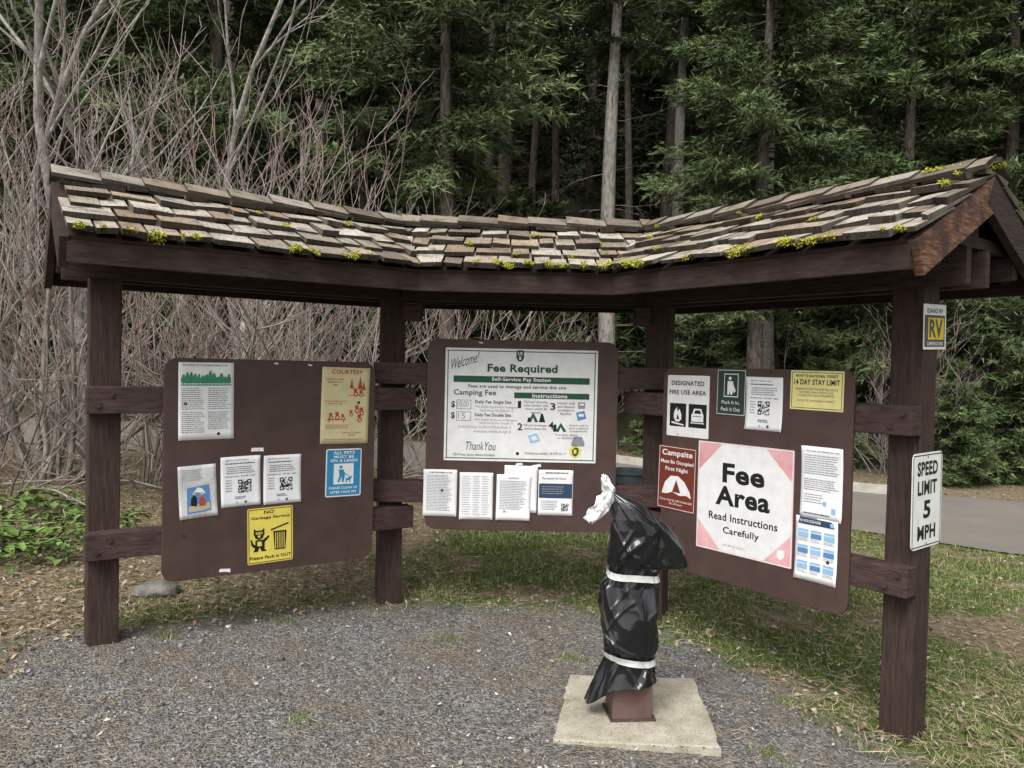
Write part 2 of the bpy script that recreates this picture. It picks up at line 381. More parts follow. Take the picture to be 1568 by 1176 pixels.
class Poster:
    def __init__(s,name,M,w,h,mat,th=.002,rot=0,curl=0,r=.004):
        s.e=empty(name,M@Matrix.Rotation(math.radians(rot),4,'Y')); s.w=w; s.h=h; s.th=th; s.g={}
        if curl:
            n=12; V=[];F=[]
            ph=random.random()*9
            for j in range(n+1):
                for i in range(n+1):
                    fx,fy=i/n,j/n
                    c=curl*1.6*((abs(2*fx-1)**5)*(abs(2*fy-1)**3))*(.4+.6*math.sin(ph+i//6*2+j//6)**2)
                    V.append(((fx-.5)*w,-th-c-.0006*math.sin(fx*9+ph),(.5-fy)*h))
            for j in range(n):
                for i in range(n): a=j*(n+1)+i; F.append((a,a+n+1,a+n+2,a+1))
            o=np_obj('sheet',np_mesh('sheet',V,F,[mat],smooth=True),s.e)
            so=o.modifiers.new('s','SOLIDIFY'); so.thickness=.0004; so.offset=-1
        else: plate('plate',w,h,th,max(r,.001),mat,s.e)
        s.curl=curl
    def add(s,mat,layer,V,F):
        g=s.g.setdefault(mat,([],[])); o=len(g[0]); y=-s.th-(.0012 if s.curl else .0006)-.0005*layer
        g[0].extend([((x-.5)*s.w,y,(.5-z)*s.h) for x,z in V]); g[1].extend([tuple(i+o for i in f) for f in F])
    def poly(s,pts,mat,layer=1): s.add(mat,layer,pts,[tuple(range(len(pts)))])
    def rect(s,x0,y0,x1,y1,mat,layer=0): s.poly([(x0,y0),(x1,y0),(x1,y1),(x0,y1)],mat,layer)
    def circ(s,x,y,r,mat,layer=1,n=16,asp=None):
        k=s.w/s.h if asp is None else asp
        s.poly([(x+r*math.cos(2*math.pi*i/n),y+r*k*math.sin(2*math.pi*i/n)) for i in range(n)],mat,layer)
    def border(s,ins,t,mat,layer=0):
        ix,iy=ins/s.w,ins/s.h; tx,ty=t/s.w,t/s.h
        s.rect(ix,iy,1-ix,iy+ty,mat,layer); s.rect(ix,1-iy-ty,1-ix,1-iy,mat,layer)
        s.rect(ix,iy+ty,ix+tx,1-iy-ty,mat,layer); s.rect(1-ix-tx,iy+ty,1-ix,1-iy-ty,mat,layer)
    def text(s,txt,x0,y0,x1,y1,mat,layer=1,bold=True,shear=0,rise=0):
        hm=(y1-y0)*s.h
        v,f=text_geo(txt,(.034 if hm>.05 else .022) if bold else 0); mn=v.min(0); mx=v.max(0); u=(v-mn)/(mx-mn)
        X=x0+(x1-x0)*(u[:,0]+shear*u[:,1]); Y=y1-(y1-y0)*u[:,1]-rise*u[:,0]
        s.add(mat,layer,list(zip(X,Y)),f)
    def para(s,x0,y0,x1,y1,n,mat,th=.5,layer=1,ragged=.25):
        dy=(y1-y0)/n
        for i in range(n):
            xe=x1-(x1-x0)*ragged*random.random(); x=x0
            while x<xe:
                ww=random.uniform(.03,.10)*max(.5,(x1-x0)*1.4); e_=min(x+ww,xe)
                s.rect(x,y0+dy*i,e_,y0+dy*(i+th*random.uniform(.85,1)),mat,layer); x=e_+.012
    def qr(s,x,y,r,mat):
        n=13;k=s.w/s.h
        for i in range(n):
            for j in range(n):
                cor=(i<4 and j<4) or (i>8 and j<4) or (i<4 and j>8)
                on=random.random()<.5
                if cor:
                    a=i%9 if i>8 else i; b_=j%9 if j>8 else j; on=(a in(0,3) or b_ in(0,3) or False)
                if on: s.rect(x+r*(i/n*2-1),y+k*r*(j/n*2-1),x+r*((i+1)/n*2-1),y+k*r*((j+1)/n*2-1),mat,1)
    def done(s):
        for m,(V,F) in s.g.items():
            me=bpy.data.meshes.new('print'); me.from_pydata(V,[],F); me.materials.append(m); me.update(); np_obj('printing',me,s.e)
def P(name,b,u0,v0,u1,v1,mat,gap=0,**k):
    return Poster(name,BD[b]@Matrix.Translation(((u0+u1)/2,-gap,-(v0+v1)/2)),u1-u0,v1-v0,mat,**k)
# --- left board
p=P('forest_welcome_poster',0,.073,.022,.364,.448,W,curl=.004,rot=-.5)
p.text('WELCOME TO YOUR NATIONAL FOREST',.06,.025,.94,.05,GREEN,bold=False)
for i in range(13):
    cx=.09+i*.068; hh=random.uniform(.08,.16); rr_=random.uniform(.03,.05)
    p.poly([(cx-rr_,.27),(cx-rr_*1.1,.27-hh*.5),(cx-rr_*.4,.27-hh),(cx+rr_*.4,.27-hh*1.05),(cx+rr_,.27-hh*.5),(cx+rr_*.9,.27)],FOREST,1+i%2)
    p.rect(cx-.006,.27,cx+.006,.30,FOREST,1)
p.rect(.04,.285,.96,.298,FOREST,3)
p.para(.05,.33,.47,.62,11,GREY,.4); p.para(.53,.33,.95,.62,11,GREY,.4); p.para(.05,.64,.47,.92,11,GREY,.4); p.para(.53,.64,.95,.88,9,GREY,.4)
p.circ(.72,.93,.03,K); p.done()
p=P('courtesy_poster',0,.871,.035,1.177,.50,CREAM,curl=.004,rot=1)
p.text('COURTESY',.2,.03,.85,.085,RED); p.text('Humans outside\nkeep home to\nwalk.',.1,.14,.45,.24,RED,2,False)
def pine(cx,cy,sc):
    for q in range(4): p.poly([(cx-(.018+.012*q)*sc,cy+(.03+q*.028)*sc),(cx,cy+(-.04+q*.028)*sc),(cx+(.018+.012*q)*sc,cy+(.03+q*.028)*sc)],RED,1+q%2)
def critter(cx,cy,s_):
    p.circ(cx,cy,.035*s_,RED,1); p.circ(cx+.01,cy+.045*s_,.05*s_,RED,2); p.circ(cx+.012,cy+.047*s_,.026*s_,CREAM,3); p.circ(cx-.025*s_,cy-.02*s_,.014*s_,RED,2); p.circ(cx+.025*s_,cy-.02*s_,.014*s_,RED,2)
for a in((.62,.17,.9),(.80,.15,1.1),(.88,.20,.8)): pine(*a)
for a in((.70,.30,1),(.82,.31,.9),(.74,.52,1),(.84,.55,1),(.62,.58,.8),(.80,.64,1),(.2,.62,.9),(.33,.61,1),(.45,.63,.8)): critter(*a)
p.rect(.12,.68,.52,.69,RED,1); p.rect(.16,.65,.18,.72,RED,1); p.rect(.46,.65,.48,.72,RED,1); p.rect(.55,.36,.92,.367,RED,1)
p.text('If you pack it in\npack it out',.08,.43,.5,.49,RED,2,False)
p.para(.10,.75,.6,.81,4,RED,.35); p.text('Leave a clean\ncamp',.45,.84,.85,.90,RED,2,False); p.rect(.1,.94,.9,.945,RED); p.done()
p=P('pets_on_leash_sign',0,.907,.531,1.134,.823,W,th=.002,r=.012,rot=.6)
p.rect(.03,.025,.97,.975,BLUE,0); p.text('ALL PETS',.2,.05,.8,.115,W); p.text('MUST BE',.22,.135,.78,.195,W); p.text('ON A LEASH',.12,.215,.88,.275,W)
p.rect(.22,.31,.78,.74,W,1); p.circ(.42,.38,.045,BLUE,2); p.poly([(.36,.43),(.5,.43),(.54,.56),(.50,.70),(.45,.70),(.44,.58),(.39,.70),(.33,.70),(.38,.55)],BLUE,2)
p.poly([(.56,.62),(.68,.6),(.72,.56),(.74,.6),(.7,.64),(.7,.71),(.67,.71),(.66,.66),(.6,.67),(.59,.71),(.56,.71)],BLUE,2); p.poly([(.5,.48),(.70,.60),(.69,.61),(.49,.5)],BLUE,3)
p.text('PLEASE CLEAN UP',.1,.79,.9,.84,W); p.text('AFTER YOUR PET',.12,.88,.88,.93,W); p.done()
p=P('no_garbage_service_sign',0,.451,.853,.712,1.175,YEL,th=.002,r=.01,rot=-1.2)
p.border(.006,.004,K); p.text('NO',.36,.05,.58,.11,K); p.text('Garbage Service',.08,.15,.93,.215,K)
p.poly([(.56,.44),(.86,.44),(.83,.78),(.59,.78)],K,1)
for i in range(5): p.rect(.605+i*.047,.47,.622+i*.047,.76,YEL,2)
p.poly([(.50,.40),(.90,.30),(.91,.325),(.51,.425)],K,2)
p.poly([(.14,.36),(.19,.40),(.31,.40),(.36,.36),(.37,.46),(.33,.54),(.25,.57),(.17,.54),(.13,.46)],K,1); p.poly([(.17,.43),(.33,.43),(.31,.47),(.19,.47)],YEL,2); p.poly([(.21,.49),(.29,.49),(.25,.54)],YEL,2); p.circ(.215,.45,.016,K,3); p.circ(.285,.45,.016,K,3)
p.poly([(.17,.57),(.34,.57),(.46,.50),(.48,.53),(.37,.62),(.37,.74),(.42,.78),(.30,.78),(.26,.70),(.22,.78),(.12,.78),(.16,.72)],K,1); p.poly([(.21,.60),(.30,.60),(.31,.68),(.21,.68)],YEL,2)
p.poly([(.16,.72),(.08,.66),(.06,.56),(.09,.55),(.12,.63),(.17,.66)],K,2)
p.text('Please Pack it OUT',.05,.86,.96,.92,K); p.done()
def infopaper(b,u0,v0,u1,v1,rot,name='paper_notice'):
    p=P(name,b,u0,v0,u1,v1,PAPER,curl=.007,rot=rot)
    p.circ(.16,.075,.035,SKYB); p.text('Recreation.gov',.22,.055,.7,.09,DGREY,bold=False); p.para(.12,.13,.88,.16,1,NAVY,.7)
    p.para(.15,.2,.9,.36,4,GREY,.45); p.text('Campground:  $15.00 / night',.1,.38,.88,.41,K)
    p.qr(.5,.58,.16,K) if b!=0 else p.qr(.6,.6,.17,K)
    p.para(.12,.46,.3,.72,5,GREY,.4); p.para(.35,.80,.65,.86,2,NAVY,.6); p.circ(.4,.92,.03,SKYB); p.circ(.62,.92,.035,DGREY); p.done()
infopaper(0,.30,.549,.518,.833,-1.5); infopaper(0,.536,.551,.755,.835,-.5)
p=P('plastic_sleeve_flyer',0,.08,.588,.279,.879,nmat('old_plastic_sleeve',(.45,.46,.47),(.70,.70,.68),9,.25,.5,.6,14,.01),curl=.008,rot=-3)
p.poly([(.22,.42),(.80,.38),(.84,.88),(.2,.92)],LBLUE,0); p.poly([(.24,.78),(.40,.72),(.60,.76),(.80,.72),(.82,.84),(.6,.87),(.24,.88)],SAND,1)
p.poly([(.30,.76),(.32,.62),(.40,.55),(.47,.62),(.46,.78)],K,2); p.circ(.40,.53,.05,SAND,3); p.poly([(.52,.78),(.53,.64),(.60,.58),(.68,.66),(.70,.78)],RED,2); p.circ(.60,.55,.045,SAND,3); p.poly([(.4,.5),(.5,.42),(.62,.45),(.7,.55)],W,1)
p.para(.1,.08,.7,.3,7,GREY,.35); p.done()
for b,u,v,sz in((0,.50,.515,.035),(0,.60,.02,.012),(0,.8,.025,.012),(1,.34,.02,.012),(1,.60,.79,.022),(1,.71,.80,.03),(0,.33,1.19,.03)):
    p=Poster('paper_scrap',BD[b]@Matrix.Translation((u,0,-v)),sz*2,sz*.6,PAPER,rot=random.uniform(-12,12),curl=.004); p.done()
# --- centre board
p=P('fee_required_sign',1,.116,.055,1.088,.775,W,th=.004,r=.008)
p.border(.014,.006,GREEN)
def px(x,y): return ((x-683)/235,(y-531.5)/173)
def tx(s_,x0,y0,x1,y1,m,**k):
    a=px(x0,y0); c_=px(x1,y1); p.text(s_,a[0],a[1],c_[0],c_[1],m,**k)
def rc(x0,y0,x1,y1,m,l=0):
    a=px(x0,y0); c_=px(x1,y1); p.rect(a[0],a[1],c_[0],c_[1],m,l)
tx('Welcome!',690,549,733,566,GREEN,bold=False,shear=.05,rise=.075)
p.poly([px(792,534),px(798,533),px(804,534),px(804,545),px(801,550),px(798,551),px(795,550),px(792,545)],GREEN); tx('US',794.5,536,801.5,541,W,layer=2); rc(796.6,543,799.4,548,W,2)
tx('Fee Required',748,555,856,571,GREEN)
rc(696,574,906,584,GREEN); tx('Self-Service Pay Station',755,575.5,846,582.5,W,layer=2)
tx('Fees are used to manage and service this site',719,587,870,593.5,GREEN)
tx('Camping Fee',697,595,762,606,GREEN); rc(790,598,906,607,GREEN); tx('Instructions',818,599.5,872,605.5,W,layer=2)
tx('$',693,613,699,624,K); tx('$',693,630,699,641,K)
for yy in(611,629):
    for a in(701,723): rc(a,yy,a+1,yy+14,GREY)
    rc(701,yy,724,yy+1,GREY); rc(701,yy+13.5,724,yy+14.5,GREY)
tx('10.00',703,613,720,622,GREY,bold=False); tx('15',704,631,715,640,GREY,bold=False)
tx('Daily Fee Single Site',730,611,786,617.5,K); tx('With Golden Age/Access or Interagency\nSenior/Access Pass Discount  $',730,619,796,629,GREY,bold=False)
tx('Daily Fee Double Site',730,631,786,637.5,K); tx('With Golden Age/Access or Interagency\nSenior/Access Pass Discount  $',730,639,796,648,GREY,bold=False)
tx('Additional charge for Electric/Water/Sewer  $',704,650,786,655,GREY,bold=False); tx('Additional vehicle charge  $',728,657,786,662,GREY,bold=False)
for s_,x0,y0 in(('1',796,611),('3',846,613),('2',796,645),('4',844,642)): tx(s_,x0,y0,x0+(5 if s_=='1' else 8),y0+11,K)
tx('Occupy campsite,\nnote number, and\nreturn within 30\nminutes',806,610,842,630,K,bold=False); tx('Detach stub\nand deposit\nenvelope in\nfee box',857,611,884,631,K,bold=False)
tx('Fill out envelope\nand enclose fee',806,646,841,655,K,bold=False); tx('Attach stub to\npost located at\noccupied site.',876,645,906,658,K,bold=False); tx('If no post, display\non dashboard.',855,660,890,668,K,bold=False)
p.poly([px(812,643),px(820,628),px(828,643)],GREEN,1); p.poly([px(817,643),px(820,636),px(823,643)],W,2); p.poly([px(829,643),px(832,630),px(835,630),px(839,643)],K,1); p.poly([px(811,643),px(812,636),px(815,636),px(816,643)],K,3)
p.poly([px(855,657),px(863,643),px(872,657)],GREEN,1); p.poly([px(860,657),px(863,650),px(867,657)],W,2); p.poly([px(851,657),px(852,646),px(856,646),px(857,657)],K,3)
rc(889,611,900,621,GREY,1); rc(891,613,898,616,W,2); p.poly([px(886,627),px(899,624),px(902,636),px(889,640)],LBLUE,1); rc(890,629,898,633,W,2)
p.poly([px(812,664),px(826,660),px(832,672),px(817,676)],SKYB,1); p.poly([px(817,666),px(825,664),px(828,670),px(819,672)],W,2); p.poly([px(880,673),px(884,664),px(896,664),px(900,673),px(900,679),px(880,679)],GREY,1); p.circ(*px(888,684),.014,K,1)
tx('ThankYou',715,675,762,688,GREEN,bold=False,shear=.05)
p.poly([px(877,683),px(886,677),px(896,683),px(894,692),px(886,698),px(878,692)],YEL,1); p.poly([px(881,685),px(886,680),px(892,685),px(890,692),px(886,695),px(882,692)],GREEN,2); rc(884,684,888,690,YEL,3)
tx('Violations punishable, 36 CFR 261.17',808,689,872,694,K,bold=False); tx('USDA Forest Service. National Recreation',697,693,762,697,K,bold=False); p.circ(*px(797,692),.011,K,1)
for cx,cy in((.012,.02),(.988,.02),(.012,.98),(.988,.98)): p.circ(cx,cy,.005,GREY,2)
p.done()
def formpaper(u0,v0,u1,v1,rot,kind,gap=0):
    p=P('paper_notice',1,u0,v0,u1,v1,PAPER,curl=.008,rot=rot,gap=gap)
    if kind==0: p.text('CAMPGROUND RATES',.15,.05,.85,.08,K); p.para(.1,.12,.9,.9,24,GREY,.4)
    elif kind==1:
        for i in range(17):
            for a,b_ in((.08,.35),(.4,.62),(.67,.9)): p.para(a,.08+i*.05,b_,.1+i*.05,1,GREY,.7)
    elif kind==2: p.text('NOTICE',.35,.06,.65,.09,K); p.para(.1,.14,.9,.78,18,GREY,.38)
    elif kind==3:
        p.circ(.1,.06,.04,SKYB); p.para(.2,.05,.9,.1,1,DGREY,.6); p.text('Recreation Fee Notice',.12,.16,.8,.21,DGREY,bold=False); p.rect(0.02,.30,.98,.62,NAVY,0); p.para(.1,.36,.8,.56,4,GREY,.4,2)
        p.para(.08,.68,.6,.9,6,GREY,.4); p.qr(.78,.82,.11,K)
    p.done()
formpaper(-.01,.835,.205,1.135,.3,0); formpaper(.222,.85,.436,1.152,0,1); formpaper(.505,.80,.718,1.10,1,4); formpaper(.458,.858,.676,1.152,.5,2,gap=.004); formpaper(.726,.823,.947,1.115,0,3)
# --- right board
p=P('fire_use_sign',2,.036,.047,.35,.414,W,th=.002,r=.006)
p.text('DESIGNATED',.1,.09,.88,.165,K); p.text('FIRE USE AREA',.05,.24,.93,.315,K)
p.rect(.07,.46,.47,.84,K); p.rect(.53,.46,.95,.84,K); p.circ(.28,.97,.014,K); 
p.poly([(.17,.70),(.18,.60),(.25,.52),(.26,.6),(.31,.55),(.36,.64),(.36,.72),(.3,.76),(.22,.76)],W,2); p.poly([(.24,.72),(.27,.63),(.31,.72)],K,3); p.poly([(.12,.76),(.42,.80),(.42,.82),(.12,.79)],W,2)
p.rect(.60,.62,.88,.74,W,2); p.rect(.64,.65,.84,.66,K,3);p.rect(.58,.755,.9,.77,W,2); p.poly([(.62,.62),(.66,.53),(.83,.53),(.87,.62)],W,2); p.poly([(.66,.61),(.69,.555),(.80,.555),(.83,.61)],K,3); p.done()
p=P('pack_it_out_sign',2,.40,.004,.60,.268,DGREEN,th=.002,r=.016,rot=.5)
p.border(.006,.003,W); p.rect(.26,.10,.74,.60,W,1); p.rect(.28,.12,.72,.58,DGREEN,2); p.circ(.46,.2,.05,W,3); p.poly([(.38,.26),(.56,.26),(.60,.42),(.54,.55),(.48,.55),(.47,.45),(.44,.55),(.38,.55)],W,3); p.poly([(.56,.3),(.66,.46),(.6,.52)],W,3)
p.text('Pack It In,',.2,.68,.8,.76,W,2,False); p.text('Pack It Out',.18,.82,.82,.90,W,2,False); p.done()
infopaper(2,.60,.045,.83,.335,.3)
p=P('stay_limit_sign',2,.873,.006,1.168,.208,LYEL,th=.002,r=.004,rot=.4)
p.border(.008,.003,K); p.text('PAYETTE NATIONAL FOREST',.1,.10,.9,.17,K); p.text('14 DAY STAY LIMIT',.07,.22,.93,.36,K)
p.text('CAMPING WITHIN THE SAME MILE RADIUS\nFOR MORE THAN 14 DAYS IN ANY\nCONSECUTIVE DAYS IS PROHIBITED',.1,.44,.9,.66,DGREY,bold=False); p.text('PAYETTE NATIONAL FOREST',.15,.74,.85,.79,DGREY,bold=False); p.done()
p=P('campsite_occupied_sign',2,-.024,.478,.268,.865,BROWN,th=.002,r=.02,rot=1)
p.border(.006,.003,W); p.text('Campsite',.1,.06,.9,.18,W); p.text('Must Be Occupied',.07,.22,.93,.295,W); p.text('First Night',.2,.33,.8,.41,W)
p.poly([(.12,.76),(.2,.58),(.35,.47),(.55,.46),(.72,.54),(.86,.68),(.9,.78),(.78,.74),(.6,.76),(.4,.72),(.25,.76)],W,1); p.poly([(.4,.72),(.5,.52),(.62,.72)],BROWN,2)
p.text('Camp must be Left Unattended\nfor 24 hours',.08,.83,.92,.92,W,2,False); p.done()
p=P('fee_area_sign',2,.284,.425,.909,1.048,PINK,th=.003,r=.006)
k=.27; oc=[(k,.015),(1-k,.015),(.985,k),(.985,1-k),(1-k,.985),(k,.985),(.015,1-k),(.015,k)]
p.poly(oc,W,0); p.border(.002,.006,W,0)
p.text('Fee',.28,.18,.72,.36,K,bold=True); p.text('Area',.21,.39,.78,.57,K,bold=True); p.text('Read Instructions',.14,.64,.86,.71,K); p.text('Carefully',.30,.76,.68,.84,K)
p.para(.3,.92,.6,.94,2,GREY,.4); p.poly([(.86,.86),(.93,.86),(.93,.92),(.895,.95),(.86,.92)],W,1); p.done()
p=P('paper_notice',2,.95,.392,1.178,.763,PAPER,curl=.006)
p.text('Site fees are based on use',.1,.05,.9,.075,K,bold=False); p.para(.08,.12,.92,.4,9,GREY,.38); p.para(.08,.45,.92,.62,6,GREY,.38); p.para(.08,.66,.6,.8,4,GREY,.35)
p.rect(.55,.74,.63,.8,SKYB); p.rect(.75,.82,.85,.90,SKYB); p.para(.08,.92,.9,.95,1,NAVY,.6); p.done()
p=P('paper_notice',2,.928,.757,1.16,1.085,PAPER,curl=.006,rot=.5)
p.rect(.02,.02,.98,.12,NAVY); p.text('PAY WITH YOUR PHONE',.1,.045,.6,.09,W,2); p.circ(.86,.07,.05,SKYB,1)
for j in range(3):
    for i in range(3):
        x0=.06+i*.31; y0=.2+j*.25; p.rect(x0,y0,x0+.25,y0+.035,SKYB); p.rect(x0,y0+.05,x0+.25,y0+.13,(LBLUE if (i+j)%2 else SKYB),1); p.para(x0,y0+.15,x0+.25,y0+.2,2,GREY,.4)
p.done()
XE=LEN[2]-.349+.076+.004
ME=FR[2]@Matrix.Translation((XE,0,0))@Matrix.Rotation(math.radians(90),4,'Z')
p=Poster('speed_limit_sign',ME@Matrix.Translation((.0,0,1.012)),.305,.457,W,th=.003,rot=-1,r=.03)
p.border(.009,.005,K); p.text('SPEED',.16,.09,.84,.24,K); p.text('LIMIT',.18,.29,.82,.44,K); p.text('5',.38,.50,.62,.69,K); p.text('MPH',.2,.76,.80,.91,K)
for y_ in(.045,.955): p.circ(.5,y_,.02,GREY,2)
p.done()
p=Poster('rv_park_sign',ME@Matrix.Translation((.02,0,1.84)),.235,.215,RVG,th=.003,rot=-2,r=.02)
p.border(.0,.012,W); p.rect(.05,.05,.95,.24,W,1); p.text('IDAHO RV',.15,.09,.85,.2,K,2); p.rect(.2,.3,.9,.78,RVY,1); p.text('RV',.26,.33,.84,.74,RVG,2); p.text('CAMPGROUNDS',.16,.83,.86,.91,W,2); p.done()

# ------------------------------------------------------------------ GROUND
def axis(lo,hi,n0,n1,step):
    a=list(np.arange(n0,n1+1e-6,step)); x=n0; s_=step
    l=[]
    while x>lo: s_*=1.25; x-=s_; l.append(x)
    r=[]; x=n1; s_=step
    while x<hi: s_*=1.25; x+=s_; r.append(x)
    return np.array(l[::-1]+a+r)
gx=axis(-300,300,-8,8,.1); gy=axis(-60,400,0,8,.1); gy=np.unique(np.concatenate([gy,[17,17.01]]))
X,Y=np.meshgrid(gx,gy)
def hgt(x,y):
    sd=gravel_sd(x,y)
    z=base_h(x,y)+np.where(sd<0,np.clip(-sd,0,.3)*.05,0)*(~on_road(x,y))*np.clip(6.5-y,0,1)+.012*vnoise(x,y,2.1,3)*np.clip(-sd-.2,0,1)*np.clip(6.5-y,0,1)
    return z+np.clip(-(x+3.2),0,3)*.06*np.clip((y-3)/2,0,1)*np.clip((10.5-y)/1.5,0,1)
Z=hgt(X,Y)+np.clip((Y-22)/10,0,1)*.8*vnoise(X,Y,.25,6); sd=gravel_sd(X,Y)
V=np.stack([X,Y,Z],-1).reshape(-1,3); ny,nx=X.shape
I=(np.arange(ny-1)[:,None]*nx+np.arange(nx-1)[None]).ravel(); F=np.stack([I,I+1,I+nx+1,I+nx],1)
t=NT('ground_surface'); v=t.coord('Object')
sda=t.attr('gsd','Fac'); gra=t.attr('gra','Fac')
nz=t.noise(v,2.2,6,.6); edge=t.math('ADD',sda,t.math('MULTIPLY',t.math('SUBTRACT',nz,.5),.7))
mask=t.ramp(t.math('ADD',t.math('MULTIPLY',edge,2.2),.5),[(.3,(0,0,0)),(.75,(1,1,1))])
vor=t.n('ShaderNodeTexVoronoi',Vector=v,Scale=75); bw=t.n('ShaderNodeRGBToBW',Color=vor.outputs['Color']).outputs[0]
vor2=t.n('ShaderNodeTexVoronoi',Vector=v,Scale=38); bw2=t.n('ShaderNodeRGBToBW',Color=vor2.outputs['Color']).outputs[0]
grav=t.ramp(bw,[(.15,(.058,.056,.055)),(.45,(.155,.15,.146)),(.7,(.25,.243,.235)),(.92,(.48,.47,.45))])
grav=t.mix(.35,grav,t.ramp(bw2,[(.2,(.07,.07,.07)),(.8,(.285,.275,.265))]))
grav=t.mix(t.ramp(t.noise(v,1.6,8,.75),[(.42,(0,0,0)),(.62,(.8,.8,.8))]),grav,t.ramp(t.noise(v,60,4),[(.35,(.09,.075,.058)),(.65,(.29,.24,.18))]))
n1=t.noise(v,26,8,.75); n2=t.noise(t.coord('Object',(1,.35,1)),60,5,.7)
straw=t.ramp(n1,[(.32,(.055,.042,.028)),(.47,(.18,.14,.09)),(.62,(.31,.25,.165)),(.8,(.46,.40,.30))])
gr=t.ramp(n2,[(.3,(.035,.045,.016)),(.55,(.10,.14,.04)),(.75,(.18,.22,.075))])
gm=t.ramp(t.math('ADD',t.math('MULTIPLY',gra,1.3),t.math('MULTIPLY',t.math('SUBTRACT',t.noise(v,5,7,.75),.5),2.2)),[(.4,(0,0,0)),(.68,(1,1,1))])
gc=t.mix(gm,straw,gr)
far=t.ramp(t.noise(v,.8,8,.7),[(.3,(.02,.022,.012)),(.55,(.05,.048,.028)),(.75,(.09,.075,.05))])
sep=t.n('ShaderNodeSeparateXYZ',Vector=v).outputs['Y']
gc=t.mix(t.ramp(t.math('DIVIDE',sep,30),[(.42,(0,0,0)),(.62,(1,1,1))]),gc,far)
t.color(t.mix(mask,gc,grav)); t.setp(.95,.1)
hgtn=t.mix(mask,t.ramp(n1,[(0,(0,0,0)),(1,(1,1,1))]),t.ramp(vor.outputs['Distance'],[(0,(1,1,1)),(.6,(0,0,0))]))
t.bump(hgtn,.9,.012)
gme=np_mesh('ground',V,F,[t.m],smooth=True)
for nm,arr in(('gsd',np.clip(sd,-2,2)),('gra',grassy(X,Y))):
    a=gme.attributes.new(nm,'FLOAT','POINT'); a.data.foreach_set('value',arr.ravel().astype(np.float32))
np_obj('ground',gme)
def road_strip(name,off,lo,hi,mat,x0=-60,x1=60):
    xs=np.unique(np.concatenate([np.linspace(x0,x1,121),[-8,8]]))
    V=[];F=[]
    for x in xs:
        a=np.interp(x,RX,lo); b_=np.interp(x,RX,hi)
        for q in np.linspace(0,1,9): y=a+(b_-a)*q+.05*math.sin(x*3)*(q in(0,1)); V.append((x,y,float(base_h(x,min(y,17)))+off))
    for i in range(len(xs)-1):
        for j in range(8): a=i*9+j; F.append((a,a+9,a+10,a+1))
    np_obj(name,np_mesh(name,V,F,[mat]))
t=NT('old_asphalt'); v=t.coord('Object')
c=t.ramp(t.noise(v,90,4,.7),[(.3,(.12,.113,.105)),(.55,(.20,.187,.172)),(.75,(.30,.28,.255))]); c=t.mix(t.ramp(t.noise(v,.9,6),[(.35,(0,0,0)),(.65,(.7,.7,.7))]),c,(.25,.21,.165)); t.color(c); t.setp(.92,.15); t.bump(t.noise(v,120,4),.5,.006)
road_strip('asphalt_road',.018,RN,RF,t.m)
M_conc=nmat('concrete',(.36,.33,.29),(.50,.46,.40),5,.9,.15,.6,70,.006)
bm=bmesh.new(); pts=[(1.2,14.4),(2.5,13.4),(3.6,12.55),(4.6,12.1),(5.6,11.75),(6.3,11.7)]
prev=None
for i,(x,y) in enumerate(pts):
    z=gz(x,y); r=[bm.verts.new(q) for q in((x,y-.1,z-.05),(x,y-.08,z+.13),(x,y+.10,z+.14),(x,y+.12,z-.05))]
    if prev: 
        for k in range(3): bm.faces.new((prev[k],prev[k+1],r[k+1],r[k]))
    else: bm.faces.new(r)
    prev=r
bm.faces.new(prev); from_bm('concrete_kerb',bm,[M_conc])
bm=bmesh.new(); n=24; z=gz(1.62,10.2)
prof=[(.26,0),(.28,.3),(.30,.31),(.30,.34),(.27,.34),(.25,.05)]
rs=[[bm.verts.new((1.58+r*math.cos(2*math.pi*i/n),10.2+r*math.sin(2*math.pi*i/n),z+h)) for i in range(n)] for r,h in prof]
for a,b_ in zip(rs,rs[1:]):
    for i in range(n): bm.faces.new((a[i],a[(i+1)%n],b_[(i+1)%n],b_[i]))
bm.faces.new(rs[-1]); from_bm('fire_ring',bm,[nmat('dark_steel',(.015,.02,.025),(.04,.05,.06),6,.5,.4)])

# ------------------------------------------------------------------ concrete pad + bagged pay post
t=NT('gritty_concrete'); v=t.coord('Object')
c=t.ramp(t.noise(v,7,8,.7),[(.3,(.30,.27,.20)),(.5,(.44,.40,.32)),(.7,(.54,.51,.43))])
sp=t.ramp(t.noise(v,120,3),[(.60,(0,0,0)),(.67,(1,1,1))]); c=t.mix(sp,c,(.10,.09,.08))
c=t.mix(t.ramp(t.noise(v,3.2,6,.7),[(.5,(0,0,0)),(.7,(.55,.55,.55))]),c,(.20,.17,.12)); t.color(c); t.setp(.92,.12); t.bump(t.noise(v,90,5),.7,.005)
bm=bmesh.new(); cs=[(.335,4.0),(.985,3.99),(.925,3.25),(.215,3.285)]; top=[]
for i in range(4):
    a=Vector(cs[i]); b_=Vector(cs[(i+1)%4])
    for q in range(14):
        pnt=a.lerp(b_,q/14); jt=.007; top.append((pnt.x+random.uniform(-jt,jt),pnt.y+random.uniform(-jt,jt)))
zt=gz(.6,3.6)+.028
tv=[bm.verts.new((x,y,zt-.004)) for x,y in top]; iv=[bm.verts.new((x+(.615-x)*.03,y+(3.6-y)*.03,zt)) for x,y in top]; bv=[bm.verts.new((x,y,zt-.1)) for x,y in top]
n=len(top)
for i in range(n):
    bm.faces.new((tv[i],tv[(i+1)%n],iv[(i+1)%n],iv[i])); bm.faces.new((bv[i],bv[(i+1)%n],tv[(i+1)%n],tv[i]))
bm.faces.new(iv); from_bm('concrete_pad',bm,[t.m])
